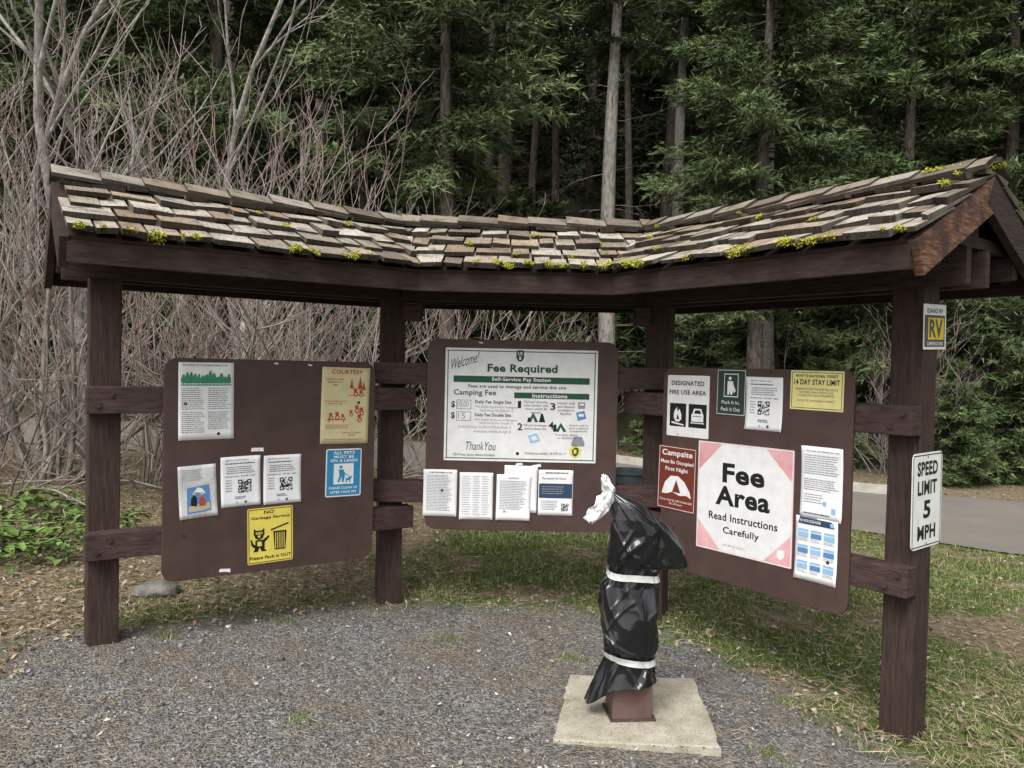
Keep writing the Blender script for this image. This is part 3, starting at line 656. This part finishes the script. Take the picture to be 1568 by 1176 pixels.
pay=empty('bagged_pay_station')
bx,by=.583,3.56
RB=Matrix.Translation((bx,by,0))@Matrix.Rotation(.10,4,'Z')@Matrix.Translation((-bx,-by,0))
bm=bmesh.new(); box(bm,bx-.10,bx+.085,by-.08,by+.08,zt-.02,.22,RB); box(bm,bx-.06,bx+.06,by-.05,by+.05,.2201,.8,RB)
from_bm('steel_pedestal',bm,[nmat('brown_steel',(.10,.060,.05),(.15,.095,.082),8,.5,.35,.2)],pay,bevel=.006)
bm=bmesh.new(); box(bm,bx-.112,bx+.10,by-.092,by+.095,zt-.001,zt+.010,RB); from_bm('base_plate',bm,[M_panel],pay,bevel=.003)
prof=[(1.045,.462,.478,.012),(1.03,.455,.51,.03),(1.00,.448,.585,.06),(.97,.445,.635,.08),(.92,.446,.68,.10),(.87,.448,.70,.11),(.80,.452,.708,.115),(.74,.460,.70,.11),(.69,.468,.695,.10),(.655,.474,.69,.095),(.63,.455,.695,.10),(.60,.432,.70,.108),(.52,.42,.70,.12),(.46,.422,.70,.12),(.38,.430,.705,.12),(.32,.446,.70,.11),(.278,.464,.678,.095),(.25,.448,.685,.10),(.21,.428,.692,.11),(.165,.408,.698,.12)]
prof=prof[::-1]; zs=np.array([q[0] for q in prof]); ls=np.array([q[1] for q in prof]); rs_=np.array([q[2] for q in prof]); ds=np.array([q[3] for q in prof])
bz=[.66,.685,.70,.72,.76,.80,.86,.90,.93]; bb=[0,.02,.115,.135,.125,.105,.06,.025,0]
nr=240; ns=220; V=[];F=[]
def ridge(a,b_,c_): return 1-2*abs(mnoise.noise(Vector((a,b_,c_))))
def sgnp(c,e): return math.copysign(abs(c)**e,c)
fr=random.Random(21)
dirs=[(fr.uniform(0,6.283),fr.uniform(.1,1.05),fr.gauss(0,1.1),fr.uniform(.25,.75),fr.uniform(.5,1.3),fr.uniform(.07,.20)) for i in range(70)]
for j in range(nr+1):
    z=zs[0]+(zs[-1]-zs[0])*j/nr
    l=np.interp(z,zs,ls); r=np.interp(z,zs,rs_); d=np.interp(z,zs,ds); bul=np.interp(z,bz,bb)
    tape=min(1,min(abs(z-.655),abs(z-.278))/.05)
    for i in range(ns):
        th=2*math.pi*i/ns; cx=(l+r)/2; rx=(r-l)/2
        ct,st_=math.cos(th),math.sin(th); tw_=th+z*1.4; c2_,s2_=math.cos(tw_),math.sin(tw_)
        ex=sgnp(ct,.8); ey=sgnp(st_,.8)
        f1=ridge(c2_*1.2,s2_*1.2,z*1.6+1)-.65
        f2=ridge(c2_*1.0+z*3.2,s2_*1.0+4,z*2.6+3)-.65
        cr=0
        for a,zc,tl,ln,am,wd_ in dirs:
            dz_=abs(z-zc)
            if dz_<ln*.4:
                da=((th-a-tl*(z-zc)*3+math.pi)%(2*math.pi))-math.pi
                if abs(da)<wd_: cr+=am*(1-abs(da)/wd_)*min(1,(1-dz_/(ln*.4))*2.2)*(wd_/.16)
        gat=math.cos(th*17+3*math.sin(th*2))*max(0,1-min(abs(z-.655),abs(z-.278))/.06)
        dsp=(.002+.018*tape)*(f1*1.1+f2*.8)+.0085*tape*min(cr,2.0)-.004*tape+.0035*gat
        low=max(0,-ct)**2.0; zz=z
        if j<34:
            q=(34-j)/34; zz=z-low*.11*q; rx2=rx+low*.03*q
        else: rx2=rx
        k_=min(1,(rx2)/.08)
        bex=bul*max(0,ct)**1.6
        V.append((cx+ex*(rx2+dsp*k_)+bex+.02*bul*math.sin(z*40),by+ey*(d+dsp*k_)*(1-.3*(bex>0.02)*ct)-(.012*math.sin(z*6)),zz-.35*bex*bul*3))
for j in range(nr):
    for i in range(ns): F.append((j*ns+i,j*ns+(i+1)%ns,(j+1)*ns+(i+1)%ns,(j+1)*ns+i))
t=NT('black_plastic_bag'); v=t.coord('Object'); t.color(t.ramp(t.noise(v,3),[(.3,(.007,.007,.008)),(.7,(.012,.012,.014))])); t.setp(.17,.55); M_bag=t.m
np_obj('bag',np_mesh('bag',V,F,[M_bag],smooth=True),pay)
def crumple(name,c,r,mat,parent,seed,sub=5,amp=.28,tilt=0,flatten=0,fq=1.6,smooth=True):
    bm=bmesh.new(); bmesh.ops.create_icosphere(bm,subdivisions=sub,radius=1)
    for v_ in bm.verts:
        p_=v_.co.copy(); k=0
        for s_,a in((fq,1),(fq*2.1,.45),(fq*4.0,.15)): k+=a*(1-2*abs(mnoise.noise(p_*s_+Vector((seed,seed*2,0)))))
        v_.co=Vector((p_.x*r[0],p_.y*r[1],p_.z*r[2]))*(1+amp*(k-.9))
    return from_bm(name,bm,[mat],parent,Matrix.Translation(c)@Matrix.Rotation(tilt,4,'Y'),smooth=smooth)
V=[];F=[];nu,nv=14,26
for j in range(nv+1):
    f=j/nv; z=1.125-.215*f
    cxp=np.interp(f,[0,.35,.6,1],[.425,.452,.425,.372]); hw=np.interp(f,[0,.12,.4,.7,.92,1],[.008,.022,.030,.046,.044,.016])
    for i in range(nu+1):
        g=i/nu*2-1
        w_=.026*ridge(g*1.6+3,f*3.5,2.2)+.016*ridge(g*3.2,f*8,7.1)
        V.append((cxp+g*hw*(1+.35*mnoise.noise(Vector((f*9,g,4)))),3.455+w_-.012*(1-g*g),z+.016*mnoise.noise(Vector((g*3,f*5,1)))))
for j in range(nv):
    for i in range(nu): a=j*(nu+1)+i; F.append((a,a+1,a+nu+2,a+nu+1))
o=np_obj('crumpled_paper',np_mesh('crumpled_paper',V,F,[PAPER]),pay); so=o.modifiers.new('s','SOLIDIFY'); so.thickness=.002
M_tape=nmat('white_tape',(.50,.50,.48),(.68,.68,.66),12,.5,.3,.4,30)
for zc,sl in((.655,-.010),(.280,-.020)):
    V=[];F=[];n=120
    for j in range(5):
        for i in range(n):
            th=2*math.pi*i/n; ct,st_=math.cos(th),math.sin(th)
            z=zc-.015+.0075*j+sl*ct*.8+.003*math.sin(th*3+zc*9)
            l=np.interp(z,zs,ls); r=np.interp(z,zs,rs_); d=np.interp(z,zs,ds); k=.0075+.0025*ridge(ct*5,st_*5,zc*9+j*.15)+.0015*math.cos(th*17+3*math.sin(th*2))
            V.append(((l+r)/2+sgnp(ct,.8)*((r-l)/2+k),by+sgnp(st_,.8)*(d+k)-.012*math.sin(z*6),z))
    for j in range(4):
        for i in range(n): F.append((j*n+i,j*n+(i+1)%n,(j+1)*n+(i+1)%n,(j+1)*n+i))
    np_obj('tape_band',np_mesh('tape_band',V,F,[M_tape],smooth=True),pay)

# ------------------------------------------------------------------ scatter
def rotrand(n):
    a=rng.normal(size=(n,3)); a/=np.linalg.norm(a,axis=1,keepdims=True); b_=rng.normal(size=(n,3)); b_-=a*(a*b_).sum(1,keepdims=True); b_/=np.linalg.norm(b_,axis=1,keepdims=True); return a,b_,np.cross(a,b_)
n=26000; y=2.3+rng.random(n)**1.2*3.2; x=(rng.random(n)*2-1)*(.75*y+.4); k=(gravel_sd(x,y)+rng.normal(size=n)*.12>.0)&~((x>.2)&(x<1)&(y>3.2)&(y<4.0)); x=x[k];y=y[k];n=len(x)
octv=np.array([(1,0,0),(-1,0,0),(0,1,0),(0,-1,0),(0,0,1),(0,0,-1)],float); octf=np.array([(0,2,4),(2,1,4),(1,3,4),(3,0,4),(2,0,5),(1,2,5),(3,1,5),(0,3,5)])
a,b_,c_=rotrand(n); R=np.stack([a,b_,c_],2); sz=(.003+.0055*rng.random(n)**2.5+.010*(rng.random(n)<.012))
jit=1+.5*(rng.random((n,6,3))-.5); vv=(octv*jit)*sz[:,None,None]*np.array([1.3,1,.75]); vv=np.einsum('nij,nkj->nki',R,vv)
vv+=np.stack([x,y,hgt(x,y)+sz*.35],1)[:,None]; g=(.09+.25*rng.random(n)**1.3+.35*(rng.random(n)<.035)); colr=np.stack([g*1.02,g,g*.96],1)
np_obj('gravel',np_mesh('gravel',vv.reshape(-1,3),(octf[None]+6*np.arange(n)[:,None,None]).reshape(-1,3),[nmat('stone',(.8,.8,.8),(1.2,1.18,1.15),60,.9,.2,0,col=True)],col=np.repeat(colr,6,0)))
def flakes(name,x,y,L,Wd,colr,lift,mat,tilt=.3,hf=None):
    n=len(x); th=rng.random(n)*6.283; d=np.stack([np.cos(th),np.sin(th),rng.normal(size=n)*tilt],1); e=np.stack([-np.sin(th),np.cos(th),rng.normal(size=n)*tilt],1)
    P_=np.stack([x,y,(hf or hgt)(x,y)+lift+rng.random(n)*lift],1); L=L[:,None];Wd=Wd[:,None]
    up=np.array([0,0,1.])*Wd*.35
    V=np.stack([P_-d*L/2,P_-e*Wd/2+up,P_+d*L/2,P_+e*Wd/2+up*.2],1).reshape(-1,3)
    np_obj(name,np_mesh(name,V,np.arange(4*n).reshape(-1,4),[mat],col=np.repeat(colr,4,0)))
M_lit=nmat('dry_litter',(.85,.85,.85),(1.15,1.15,1.15),30,.9,.1,0,col=True)
n=17000; y=2.3+rng.random(n)*3.2; x=(rng.random(n)*2-1)*(.75*y+.4); w_=vnoise(x,y,1.6,5); k=(w_+rng.normal(size=n)*.5>.0); x=x[k];y=y[k];n=len(x)
inpad=(x>.24)&(x<.95)&(y>3.27)&(y<3.98); y=np.where(inpad&(rng.random(n)<.75),y+.9,y)
flakes('dry_needles',x,y,.025+.07*rng.random(n),.0016+.0018*rng.random(n),np.array([.46,.37,.25])*(.5+.7*rng.random((n,1))),.005,M_lit,.06,hf=lambda x,y:hgt(x,y)+.028*((x>.24)&(x<.95)&(y>3.27)&(y<3.98)))
n=200; y=2.4+rng.random(n)*3.0; x=(rng.random(n)*2-1)*(.7*y)
flakes('fallen_petals',x,y,.012+.020*rng.random(n),.009+.013*rng.random(n),np.array([.66,.64,.58])*(.7+.3*rng.random((n,1))),.008,M_lit,.3)
n=64000; y=3.6+rng.random(n)**1.5*13; x=(rng.random(n)*2-1)*(.75*y+1); k=(gravel_sd(x,y)<-.02+.25*rng.random(n))&~on_road(x,y)&(rng.random(n)<np.where(x<-1.2+(y-5)*.15,.9,.30)); x=x[k];y=y[k];n=len(x)
pl=np.array([(.26,.19,.125),(.36,.28,.19),(.13,.09,.06),(.46,.40,.31),(.30,.20,.12),(.36,.30,.23)])
flakes('leaf_litter',x,y,.015+.035*rng.random(n),.008+.018*rng.random(n),pl[rng.integers(0,6,n)]*(.6+.6*rng.random((n,1))),.010,M_lit,.35)
n=36000; y=3.4+rng.random(n)**1.5*10; x=(rng.random(n)*2-1)*(.75*y+1); k=(gravel_sd(x,y)<.15*rng.random(n))&~on_road(x,y); x=x[k];y=y[k];n=len(x)
flakes('dry_straw',x,y,.05+.12*rng.random(n),.002+.003*rng.random(n),np.array([.46,.38,.26])*(.5+.7*rng.random((n,1))),.018,M_lit,.15)
n=330000; y=2.4+rng.random(n)**1.3*9.5; x=(rng.random(n)*2-1)*(.74*y+.6); sd_=gravel_sd(x,y); gg=grassy(x,y)*1.25+.38*vnoise(x,y,9,4)+.2*vnoise(x,y,21,8)
k=(sd_<-.05+.12*vnoise(x,y,5,3))&~on_road(x,y)&(gg+rng.normal(size=n)*.14>.54)
tc=np.array([(-.35,4.45),(.37,4.25),(-1.35,4.6),(-2.3,3.2),(-2.15,3.05),(1.55,3.75),(1.45,3.95),(1.9,3.3),(-.9,3.35),(.95,4.6),(1.15,3.3),(-1.9,4.25),(1.62,3.6),(1.7,3.5)])
x=x[k];y=y[k]
ex=np.concatenate([c0[0]+rng.normal(size=110)*.045 for c0 in tc]); ey=np.concatenate([c0[1]+rng.normal(size=110)*.035 for c0 in tc]); x=np.concatenate([x,ex]);y=np.concatenate([y,ey]); n=len(x)
hh=(.018+.035*rng.random(n)**1.5)*(1+.25*(y>6)); th=rng.random(n)*6.283; ln=rng.normal(size=(n,2))*.5
Pb=np.stack([x,y,hgt(x,y)-.003],1); e=np.stack([np.cos(th),np.sin(th),0*th],1)*(.0016+.0018*rng.random(n)+.0006*np.clip(y-4,0,6))[:,None]
tip=Pb+np.stack([ln[:,0]*hh,ln[:,1]*hh,hh],1); V=np.stack([Pb-e,Pb+e,tip],1).reshape(-1,3)
dry=(rng.random(n)<.26+.2*vnoise(x,y,2.3,9))[:,None]; cg=np.where(dry,np.array([.40,.34,.20]),np.array([.15,.215,.055]))*(.55+.75*rng.random((n,1)))
np_obj('grass',np_mesh('grass',V,np.arange(3*n).reshape(-1,3),[nmat('grass_blades',(.85,.85,.85),(1.2,1.2,1.1),4,.7,.2,0,col=True)],col=np.repeat(cg,3,0)))
M_rock=nmat('rock',(.10,.10,.09),(.26,.25,.22),8,.9,.2,.7,25,.02)
for (x_,y_,r) in((-2.28,4.95,(.15,.11,.065)),(-3.9,5.6,(.2,.15,.1))):
    crumple('rock',(x_,y_,gz(x_,y_)+.03),r,M_rock,None,x_,sub=4,amp=.14,fq=1)

# ------------------------------------------------------------------ VEGETATION
def bark(name,c1,c2,sc=(3,3,.8),s=7):
    t=NT(name); v=t.coord('Object',sc); g=t.noise(v,s,8,.7); c=t.ramp(g,[(.33,tuple(q*.4 for q in c1)),(.48,c1),(.68,c2)]); t.color(c); t.setp(.95,.1); t.bump(g,.9,.03); return t.m
BK_D=bark('dark_conifer_bark',(.105,.085,.07),(.21,.18,.155)); BK_L=bark('pale_conifer_bark',(.30,.27,.24),(.50,.47,.43)); BK_A=bark('alder_bark',(.32,.30,.275),(.54,.51,.475),(2,2,1.2)); TW=bark('pale_twigs',(.31,.275,.24),(.48,.44,.39),(1,1,1),2); TWP=bark('pinkish_twigs',(.34,.25,.23),(.47,.37,.345),(1,1,1),2)
t=NT('conifer_needles'); v=t.coord('Object'); c=t.mix(1.0,t.ramp(t.noise(v,1.2,4),[(.3,(.62,.67,.62)),(.7,(1.3,1.25,1.15))]),t.attr('Col'),'MULTIPLY'); t.color(c); t.setp(.65,.2); NEED=t.m
def tubes(segs,sides=4):
    s_=np.array(segs,float); p0=s_[:,0:3];p1=s_[:,3:6];r0=s_[:,6];r1=s_[:,7]; d=p1-p0; d/=np.linalg.norm(d,axis=1,keepdims=True)+1e-9
    ref=np.where(np.abs(d[:,2:3])<.9,np.array([[0,0,1.]]),np.array([[1.,0,0]])); a=np.cross(d,ref); a/=np.linalg.norm(a,axis=1,keepdims=True)+1e-9; b_=np.cross(d,a)
    V=[]
    for P0,R in((p0,r0),(p1,r1)):
        for i in range(sides):
            q=2*math.pi*i/sides; V.append(P0+(a*math.cos(q)+b_*math.sin(q))*R[:,None])
    V=np.stack(V,1); n=len(s_); base=np.arange(n)*2*sides; F=[]
    for i in range(sides):
        j=(i+1)%sides; F.append(np.stack([base+i,base+j,base+sides+j,base+sides+i],1))
    return V.reshape(-1,3),np.stack(F,1).reshape(-1,4)
def needle_tpl(L,seed,nt=26,nl=9,wk=1.0):
    r=np.random.default_rng(seed); ts=np.repeat(np.linspace(.12,1,nt),2); side=np.tile([1,-1],nt); n=len(ts)
    ts=ts+r.normal(size=n)*.01
    ax=np.stack([L*ts,.05*L*np.sin(ts*3+seed),-.28*L*ts**1.5+.14*L*ts**3],1)
    tl=(L*.42*(1-ts)**.8*np.clip(ts*3.0,.3,1)+.12)*(.7+.5*r.random(n))
    ang=side*(.95-.35*ts+r.normal(size=n)*.18); dr=np.stack([np.cos(ang),np.sin(ang),-.12+r.normal(size=n)*.22],1)
    nl_=nl; f=(np.arange(nl_)+.5)/nl_
    c=ax[:,None]+dr[:,None]*(tl[:,None]*f[None])[...,None]; c[...,2]-=(tl[:,None]*f[None])**2*.35
    c=c.reshape(-1,3); D0=np.repeat(dr,nl_,0); m=len(c)
    D1=D0+r.normal(size=(m,3))*np.array([.6,.6,.5]); D1/=np.linalg.norm(D1,axis=1,keepdims=True)
    Lf=(.085+.075*r.random(m))[:,None]*wk; Wf=(.012+.014*r.random(m))[:,None]*wk
    E=np.cross(D1,r.normal(size=(m,3))); E/=np.linalg.norm(E,axis=1,keepdims=True)
    V=np.stack([c-E*Wf-D1*Lf*.2,c+E*Wf-D1*Lf*.2,c+D1*Lf],1)
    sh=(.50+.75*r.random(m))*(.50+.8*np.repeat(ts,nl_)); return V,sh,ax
def conifer(name,seed,H=15,h0=2.5,Rm=2.3,nb=190,r0=.17,bk=BK_D,gap=.25,dead=30,col=(.055,.085,.036),nt=26,nl=9,wk=1.0):
    r=np.random.default_rng(seed); tp=[needle_tpl(1.0,seed*10+i,nt,nl,wk) for i in range(4)]
    segs=[]; 
    def tx_(h): return np.array([.10*math.sin(h*.35+seed),.08*math.sin(h*.27+2*seed),h])
    hs=np.linspace(-.4,H,26)
    for a,b_ in zip(hs,hs[1:]):
        ra=r0*(1-a/H*.93)*(1.25 if a<0 else 1); rb=r0*(1-b_/H*.93); segs.append((*tx_(a),*tx_(b_),ra,rb))
    tv,tf=tubes(segs,12)
    bs=[];NV=[];NC=[]
    for i in range(nb):
        h=h0+(H-h0-.2)*(i/nb)**1.05; az=r.random()*6.283
        if math.sin(az*2+h*.9+seed)+.6*math.sin(h*2.3+seed)<-1.2+gap*1.6 and r.random()<.75: continue
        rel=(h-h0)/(H-h0); L=Rm*(1-rel)**.75*(.55+.6*r.random())+.25
        if rel<.08: L*=.6
        V,sh,ax=tp[r.integers(4)]
        pit=-.12+.45*rel+r.normal()*.12; cp,sp=math.cos(pit),math.sin(pit); ca,sa=math.cos(az),math.sin(az)
        Rt=np.array([[ca,-sa,0],[sa,ca,0],[0,0,1]])@np.array([[cp,0,-sp],[0,1,0],[sp,0,cp]])
        sc=np.array([L,L*(.8+.4*r.random()),L])
        cen=V.mean(1,keepdims=True); V2=(V-cen)+cen*sc
        P0=tx_(h); V2=V2@Rt.T+P0
        fr=min(1,L/1.5*1.0+.25); keep=r.random(len(V2))<fr
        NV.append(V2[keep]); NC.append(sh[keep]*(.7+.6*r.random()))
        A_=(ax[::10]*sc)@Rt.T+P0; A_=np.vstack([P0,A_])
        for k in range(len(A_)-1): bs.append((*A_[k],*A_[k+1],.018*(1-k/len(A_))*L**.5,.018*(1-(k+1)/len(A_))*L**.5))
    for i in range(dead):
        h=.6+r.random()*(h0+1.5); az=r.random()*6.283; L=.4+r.random()*1.3; p_=tx_(h); d=np.array([math.cos(az),math.sin(az),-.15+r.random()*.3]); rr=.010
        for k in range(4):
            q=p_+d*L/4; bs.append((*p_,*q,rr*(1-k/4.5),rr*(1-(k+1)/4.5)))
            if k: 
                for _ in range(2): e=d+r.normal(size=3)*.6; bs.append((*q,*(q+e*L*.2),.004,.002))
            p_=q; d=d+r.normal(size=3)*.15+np.array([0,0,-.05])
    bv,bf=tubes(bs,3); NV=np.concatenate(NV); NC=np.concatenate(NC)
    nv=NV.reshape(-1,3); nf=np.arange(len(nv)).reshape(-1,3)
    V=np.concatenate([tv,bv,nv])
    qa=np.concatenate([tf[:,[0,1,2]],tf[:,[0,2,3]]]); qb=bf+len(tv); qb=np.concatenate([qb[:,[0,1,2]],qb[:,[0,2,3]]])
    F=np.concatenate([qa,qb,nf+len(tv)+len(bv)])
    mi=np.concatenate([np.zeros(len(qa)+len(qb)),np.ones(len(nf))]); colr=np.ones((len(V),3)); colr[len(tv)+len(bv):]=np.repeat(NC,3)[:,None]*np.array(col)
    return np_mesh(name,V,F,[bk,NEED],mi,colr)
CON=[conifer('conifer_a',1,15,3.4,2.4,190,.19,BK_D,.3,col=(.112,.152,.070)),conifer('conifer_b',2,14,5.0,2.1,150,.16,BK_D,.3,col=(.128,.168,.080)),
     conifer('conifer_c',3,17,8.6,1.7,110,.21,BK_L,.35,30,col=(.115,.152,.07)),conifer('conifer_d',4,16,8.0,1.7,100,.14,BK_D,.4,45,col=(.095,.13,.058),nt=20,nl=7),
     conifer('conifer_e',9,14,2.0,2.3,190,.17,BK_D,.25,15,col=(.115,.158,.070))]
FAR=[conifer('far_conifer_a',6,16,1.2,2.6,120,.18,BK_D,.2,6,col=(.080,.112,.050),nt=15,nl=5,wk=1.9),conifer('far_conifer_b',7,17,3.5,2.3,110,.19,BK_D,.25,8,col=(.090,.122,.057),nt=15,nl=5,wk=1.9),conifer('far_conifer_c',8,18,8.0,2.0,80,.2,BK_D,.3,14,col=(.080,.112,.050),nt=15,nl=5,wk=1.9)]
YNG=conifer('young_fir',5,2.6,.15,.95,110,.03,BK_D,.0,0,col=(.12,.165,.07),nt=16,nl=7)
def place(name,me,x,y,s=1,rz=0,parent=None,lean=(0,0),dz=0):
    o=bpy.data.objects.new(name,me); o.location=(x,y,gz(x,y)+dz-.05); o.rotation_euler=(lean[0],lean[1],rz); o.scale=(s,s,s); return link(o,parent)
hero=[(2.05,16.3,2,1.0,0),(-1.35,14.6,1,1.1,1),(-3.2,16.2,4,1.05,2),(4.75,14.9,0,.95,3.3),(5.7,17.2,2,1.05,.4),(7.9,15.8,4,1.05,4.0),(4.4,20.5,2,1.0,1.0),(10.4,16.5,4,1.2,2.5),(12.5,18.5,0,1.2,5),(-5.8,15.2,4,1.15,1.4),(-8.8,15.6,0,1.2,2.2),(-12,17.5,0,1.25,3.1),(-.75,20.2,3,1.1,2.0),(.55,23,3,1.1,.3),(-4.3,21.5,3,1.2,.3),(8.0,21.5,3,1.2,1.3),(1.25,26,3,1.2,4.3),(3.2,22.5,3,1.1,3.3),(-2.2,23.5,3,1.1,3.3),(6.6,19.2,4,1.0,5.0)]
for x_,y_,k,s_,rz in hero: place('conifer_tree',CON[k],x_,y_,s_,rz)
for x_,y_,s_,rz in((7.9,13.6,.75,0),(9.3,14.2,1.0,2),(3.1,16.0,.7,1),(4.2,17.0,1.2,3),(6.4,15.6,.9,4),(-1.8,17.4,1.1,5),(1.0,18.2,1.1,.5)): place('young_fir_tree',YNG,x_,y_,s_,rz)
forest=empty('distant_forest')
rr=random.Random(5)
yy=26
while yy<64:
    xx=-(.76*yy+3)
    while xx<.76*yy+3:
        px_=xx+rr.uniform(-1.3,1.3); py_=yy+rr.uniform(-1.4,1.4)
        k=rr.choice([1,2,2,1] if yy<31 else [0,0,1,1,2]); s_=rr.uniform(1.0,1.5)
        place('forest_conifer',FAR[k],px_,py_,s_,rr.uniform(0,6.28),forest)
        xx+=rr.uniform(2.6,4.2)*(1+(yy-22)/60)
    yy+=3.6*(1+(yy-22)/45)
for i in range(55):
    y_=rr.uniform(18.5,34); x_=rr.uniform(-.75*y_,.75*y_); place('understory_fir',YNG,x_,y_,rr.uniform(.8,2.0),rr.uniform(0,6.28),forest)
def grow(segs,p,d,L,r,dep,R,up=.05,wob=.20,lim=2.1):
    n=9 if dep==0 else (6 if dep==1 else (4 if dep<3 else 3))
    for i in range(n):
        d=d+np.array([R.gauss(0,wob),R.gauss(0,wob),R.gauss(0,wob*.7)+up*(1 if dep else -.9)]); d/=np.linalg.norm(d)
        q=p+d*(L/n)*R.uniform(.8,1.2); r1=r*(1-.8*(i+1)/n)+.0016; ra=r*(1-.8*i/n)+.0016
        if math.hypot(q[0],q[1])>lim: return
        segs.append((*p,*q,ra,r1)); p=q
        pr=(.95,.75,.45,0)[dep]
        if dep<3 and (i>0 or dep>0) and R.random()<pr:
            a=np.array([R.gauss(0,1),R.gauss(0,1),R.gauss(0,.6)]); a/=np.linalg.norm(a)
            grow(segs,p,d*.85+a*.6+np.array([0,0,.12]),L*R.uniform(.25,.55),max(ra*.5,.0025),dep+1,R,up,wob,lim)
def shrub(name,seed,stems,H,spread,r0=.016,pale=0):
    R=random.Random(seed); segs=[]
    for i in range(stems):
        az=R.random()*6.283; d=np.array([math.cos(az)*spread*R.random(),math.sin(az)*spread*R.random(),1.]); d/=np.linalg.norm(d)
        grow(segs,np.array([math.cos(az)*.25*R.random(),math.sin(az)*.25*R.random(),-.05]),d,H*R.uniform(.6,1.15),r0*R.uniform(.6,1.4),0,R,up=.07,wob=.11,lim=2.1 if not pale else 3)
    V,F=tubes(segs,3 if not pale else 6); rad=np.array([s_[6] for s_ in segs]); mi=np.repeat((rad<.0042).astype(int),3 if not pale else 6); return np_mesh(name,V,F,[TW,TWP] if not pale else [BK_A,TW],mi,smooth=bool(pale))
SH=[shrub('shrub_a',1,12,5.0,.9,.022),shrub('shrub_b',2,11,5.8,1.1,.030),shrub('shrub_c',3,17,3.2,1.4,.013)]
AL=[shrub('alder_a',11,1,9,.12,.085,1),shrub('alder_b',12,3,8.5,.5,.065,1)]
for i,(x_,y_,k,s_) in enumerate([(-6.3,8.2,0,1.1),(-5.0,8.2,1,.95),(-4.1,8.6,2,1.25),(-3.1,8.0,2,1.1),(-2.9,9.8,0,.9),(-1.9,8.3,2,1.05),(-1.0,9.8,2,.95),(-7.2,10.3,1,1.1),(-4.9,7.4,2,1.0),(7.2,14.7,2,.9),(11.0,14.2,0,.7),(1.8,17.5,2,.8)]):
    place('bare_shrub',SH[k],x_,y_,s_,i*1.7)
for i,(x_,y_,k,s_,ln) in enumerate([(-4.9,9.2,0,1.2,(0,.10)),(-5.6,9.0,1,1.1,(0,.14)),(-6.2,9.0,0,1.2,(0,-.03)),(-3.6,10.4,0,1.0,(0,.2)),(-4.0,11.5,1,1.2,(0,.05)),(-6.2,9.4,0,1.0,(0,.38))]):
    place('bare_alder_tree',AL[k],x_,y_,s_,0,lean=ln)
def leafy(name,seed,n,R0,H):
    r=np.random.default_rng(seed); V=[];F=[];C=[]
    for i in range(n):
        az=r.random()*6.283; rad=R0*r.random()**.6; c=np.array([math.cos(az)*rad,math.sin(az)*rad,H*(.2+.8*r.random())*(1-.4*rad/R0)])
        d=np.array([math.cos(az+r.normal()*.6),math.sin(az+r.normal()*.6),-.2+r.normal()*.3]); d/=np.linalg.norm(d); e=np.cross(d,[0,0,1]); e/=np.linalg.norm(e); l=.035+.045*r.random(); w=l*.55; o=len(V)
        up=np.cross(e,d)*.012
        for q in(c,c+d*l*.3+e*w*.8+up,c+d*l*.8+e*w*.6+up,c+d*l*1.3,c+d*l*.8-e*w*.6+up,c+d*l*.3-e*w*.8+up): V.append(q)
        F+= [(o,o+1,o+2,o+3),(o,o+3,o+4,o+5)]; g=.6+.7*r.random(); C+=[(.15*g,.24*g,.06*g)]*6
    return np_mesh(name,V,F,[nmat('leaf_green',(.85,.85,.85),(1.2,1.2,1.1),9,.5,.35,0,col=True)],col=np.array(C))
LF=leafy('leafy_plant',3,170,.38,.24)
for i,(x_,y_,s_) in enumerate([(-3.25,5.7,.9),(-3.6,5.4,1.0),(-4.0,5.8,1.1),(-4.4,5.2,1.0),(-4.2,6.8,1.2),(-3.4,6.4,.9)]): place('leafy_plant',LF,x_,y_,s_,i*1.3,dz=.08)

# ------------------------------------------------------------------ light, sky, camera
az=math.radians(205); el=math.radians(52)
sdv=Vector((math.sin(az)*math.cos(el),math.cos(az)*math.cos(el),math.sin(el)))
L=bpy.data.lights.new('sun','SUN'); L.energy=2.3; L.angle=math.radians(30); L.color=(1,.975,.93); lo=bpy.data.objects.new('sun',L); lo.rotation_euler=(-sdv).to_track_quat('-Z','Y').to_euler(); link(lo)
wd=bpy.data.worlds.new('World'); S.world=wd; wd.use_nodes=True; nt=wd.node_tree; bg=nt.nodes['Background']
sk=nt.nodes.new('ShaderNodeTexSky'); sk.sky_type='NISHITA'; sk.sun_disc=False; sk.sun_elevation=el; sk.sun_rotation=az; sk.air_density=1; sk.dust_density=3; sk.ozone_density=1
hs=nt.nodes.new('ShaderNodeHueSaturation'); hs.inputs['Saturation'].default_value=.16; hs.inputs['Value'].default_value=1.45; nt.links.new(sk.outputs[0],hs.inputs['Color']); nt.links.new(hs.outputs[0],bg.inputs[0]); bg.inputs[1].default_value=.15
cam=bpy.data.cameras.new('camera'); cam.sensor_width=36; cam.lens=27.05; cam.clip_end=1000; cam.clip_start=.05
co=bpy.data.objects.new('camera',cam); link(co); co.matrix_world=Matrix.Translation((0,0,1.6))@Euler((math.radians(90-1.2),0,0)).to_matrix().to_4x4()@Matrix.Rotation(math.radians(1.26),4,'Z')
S.camera=co
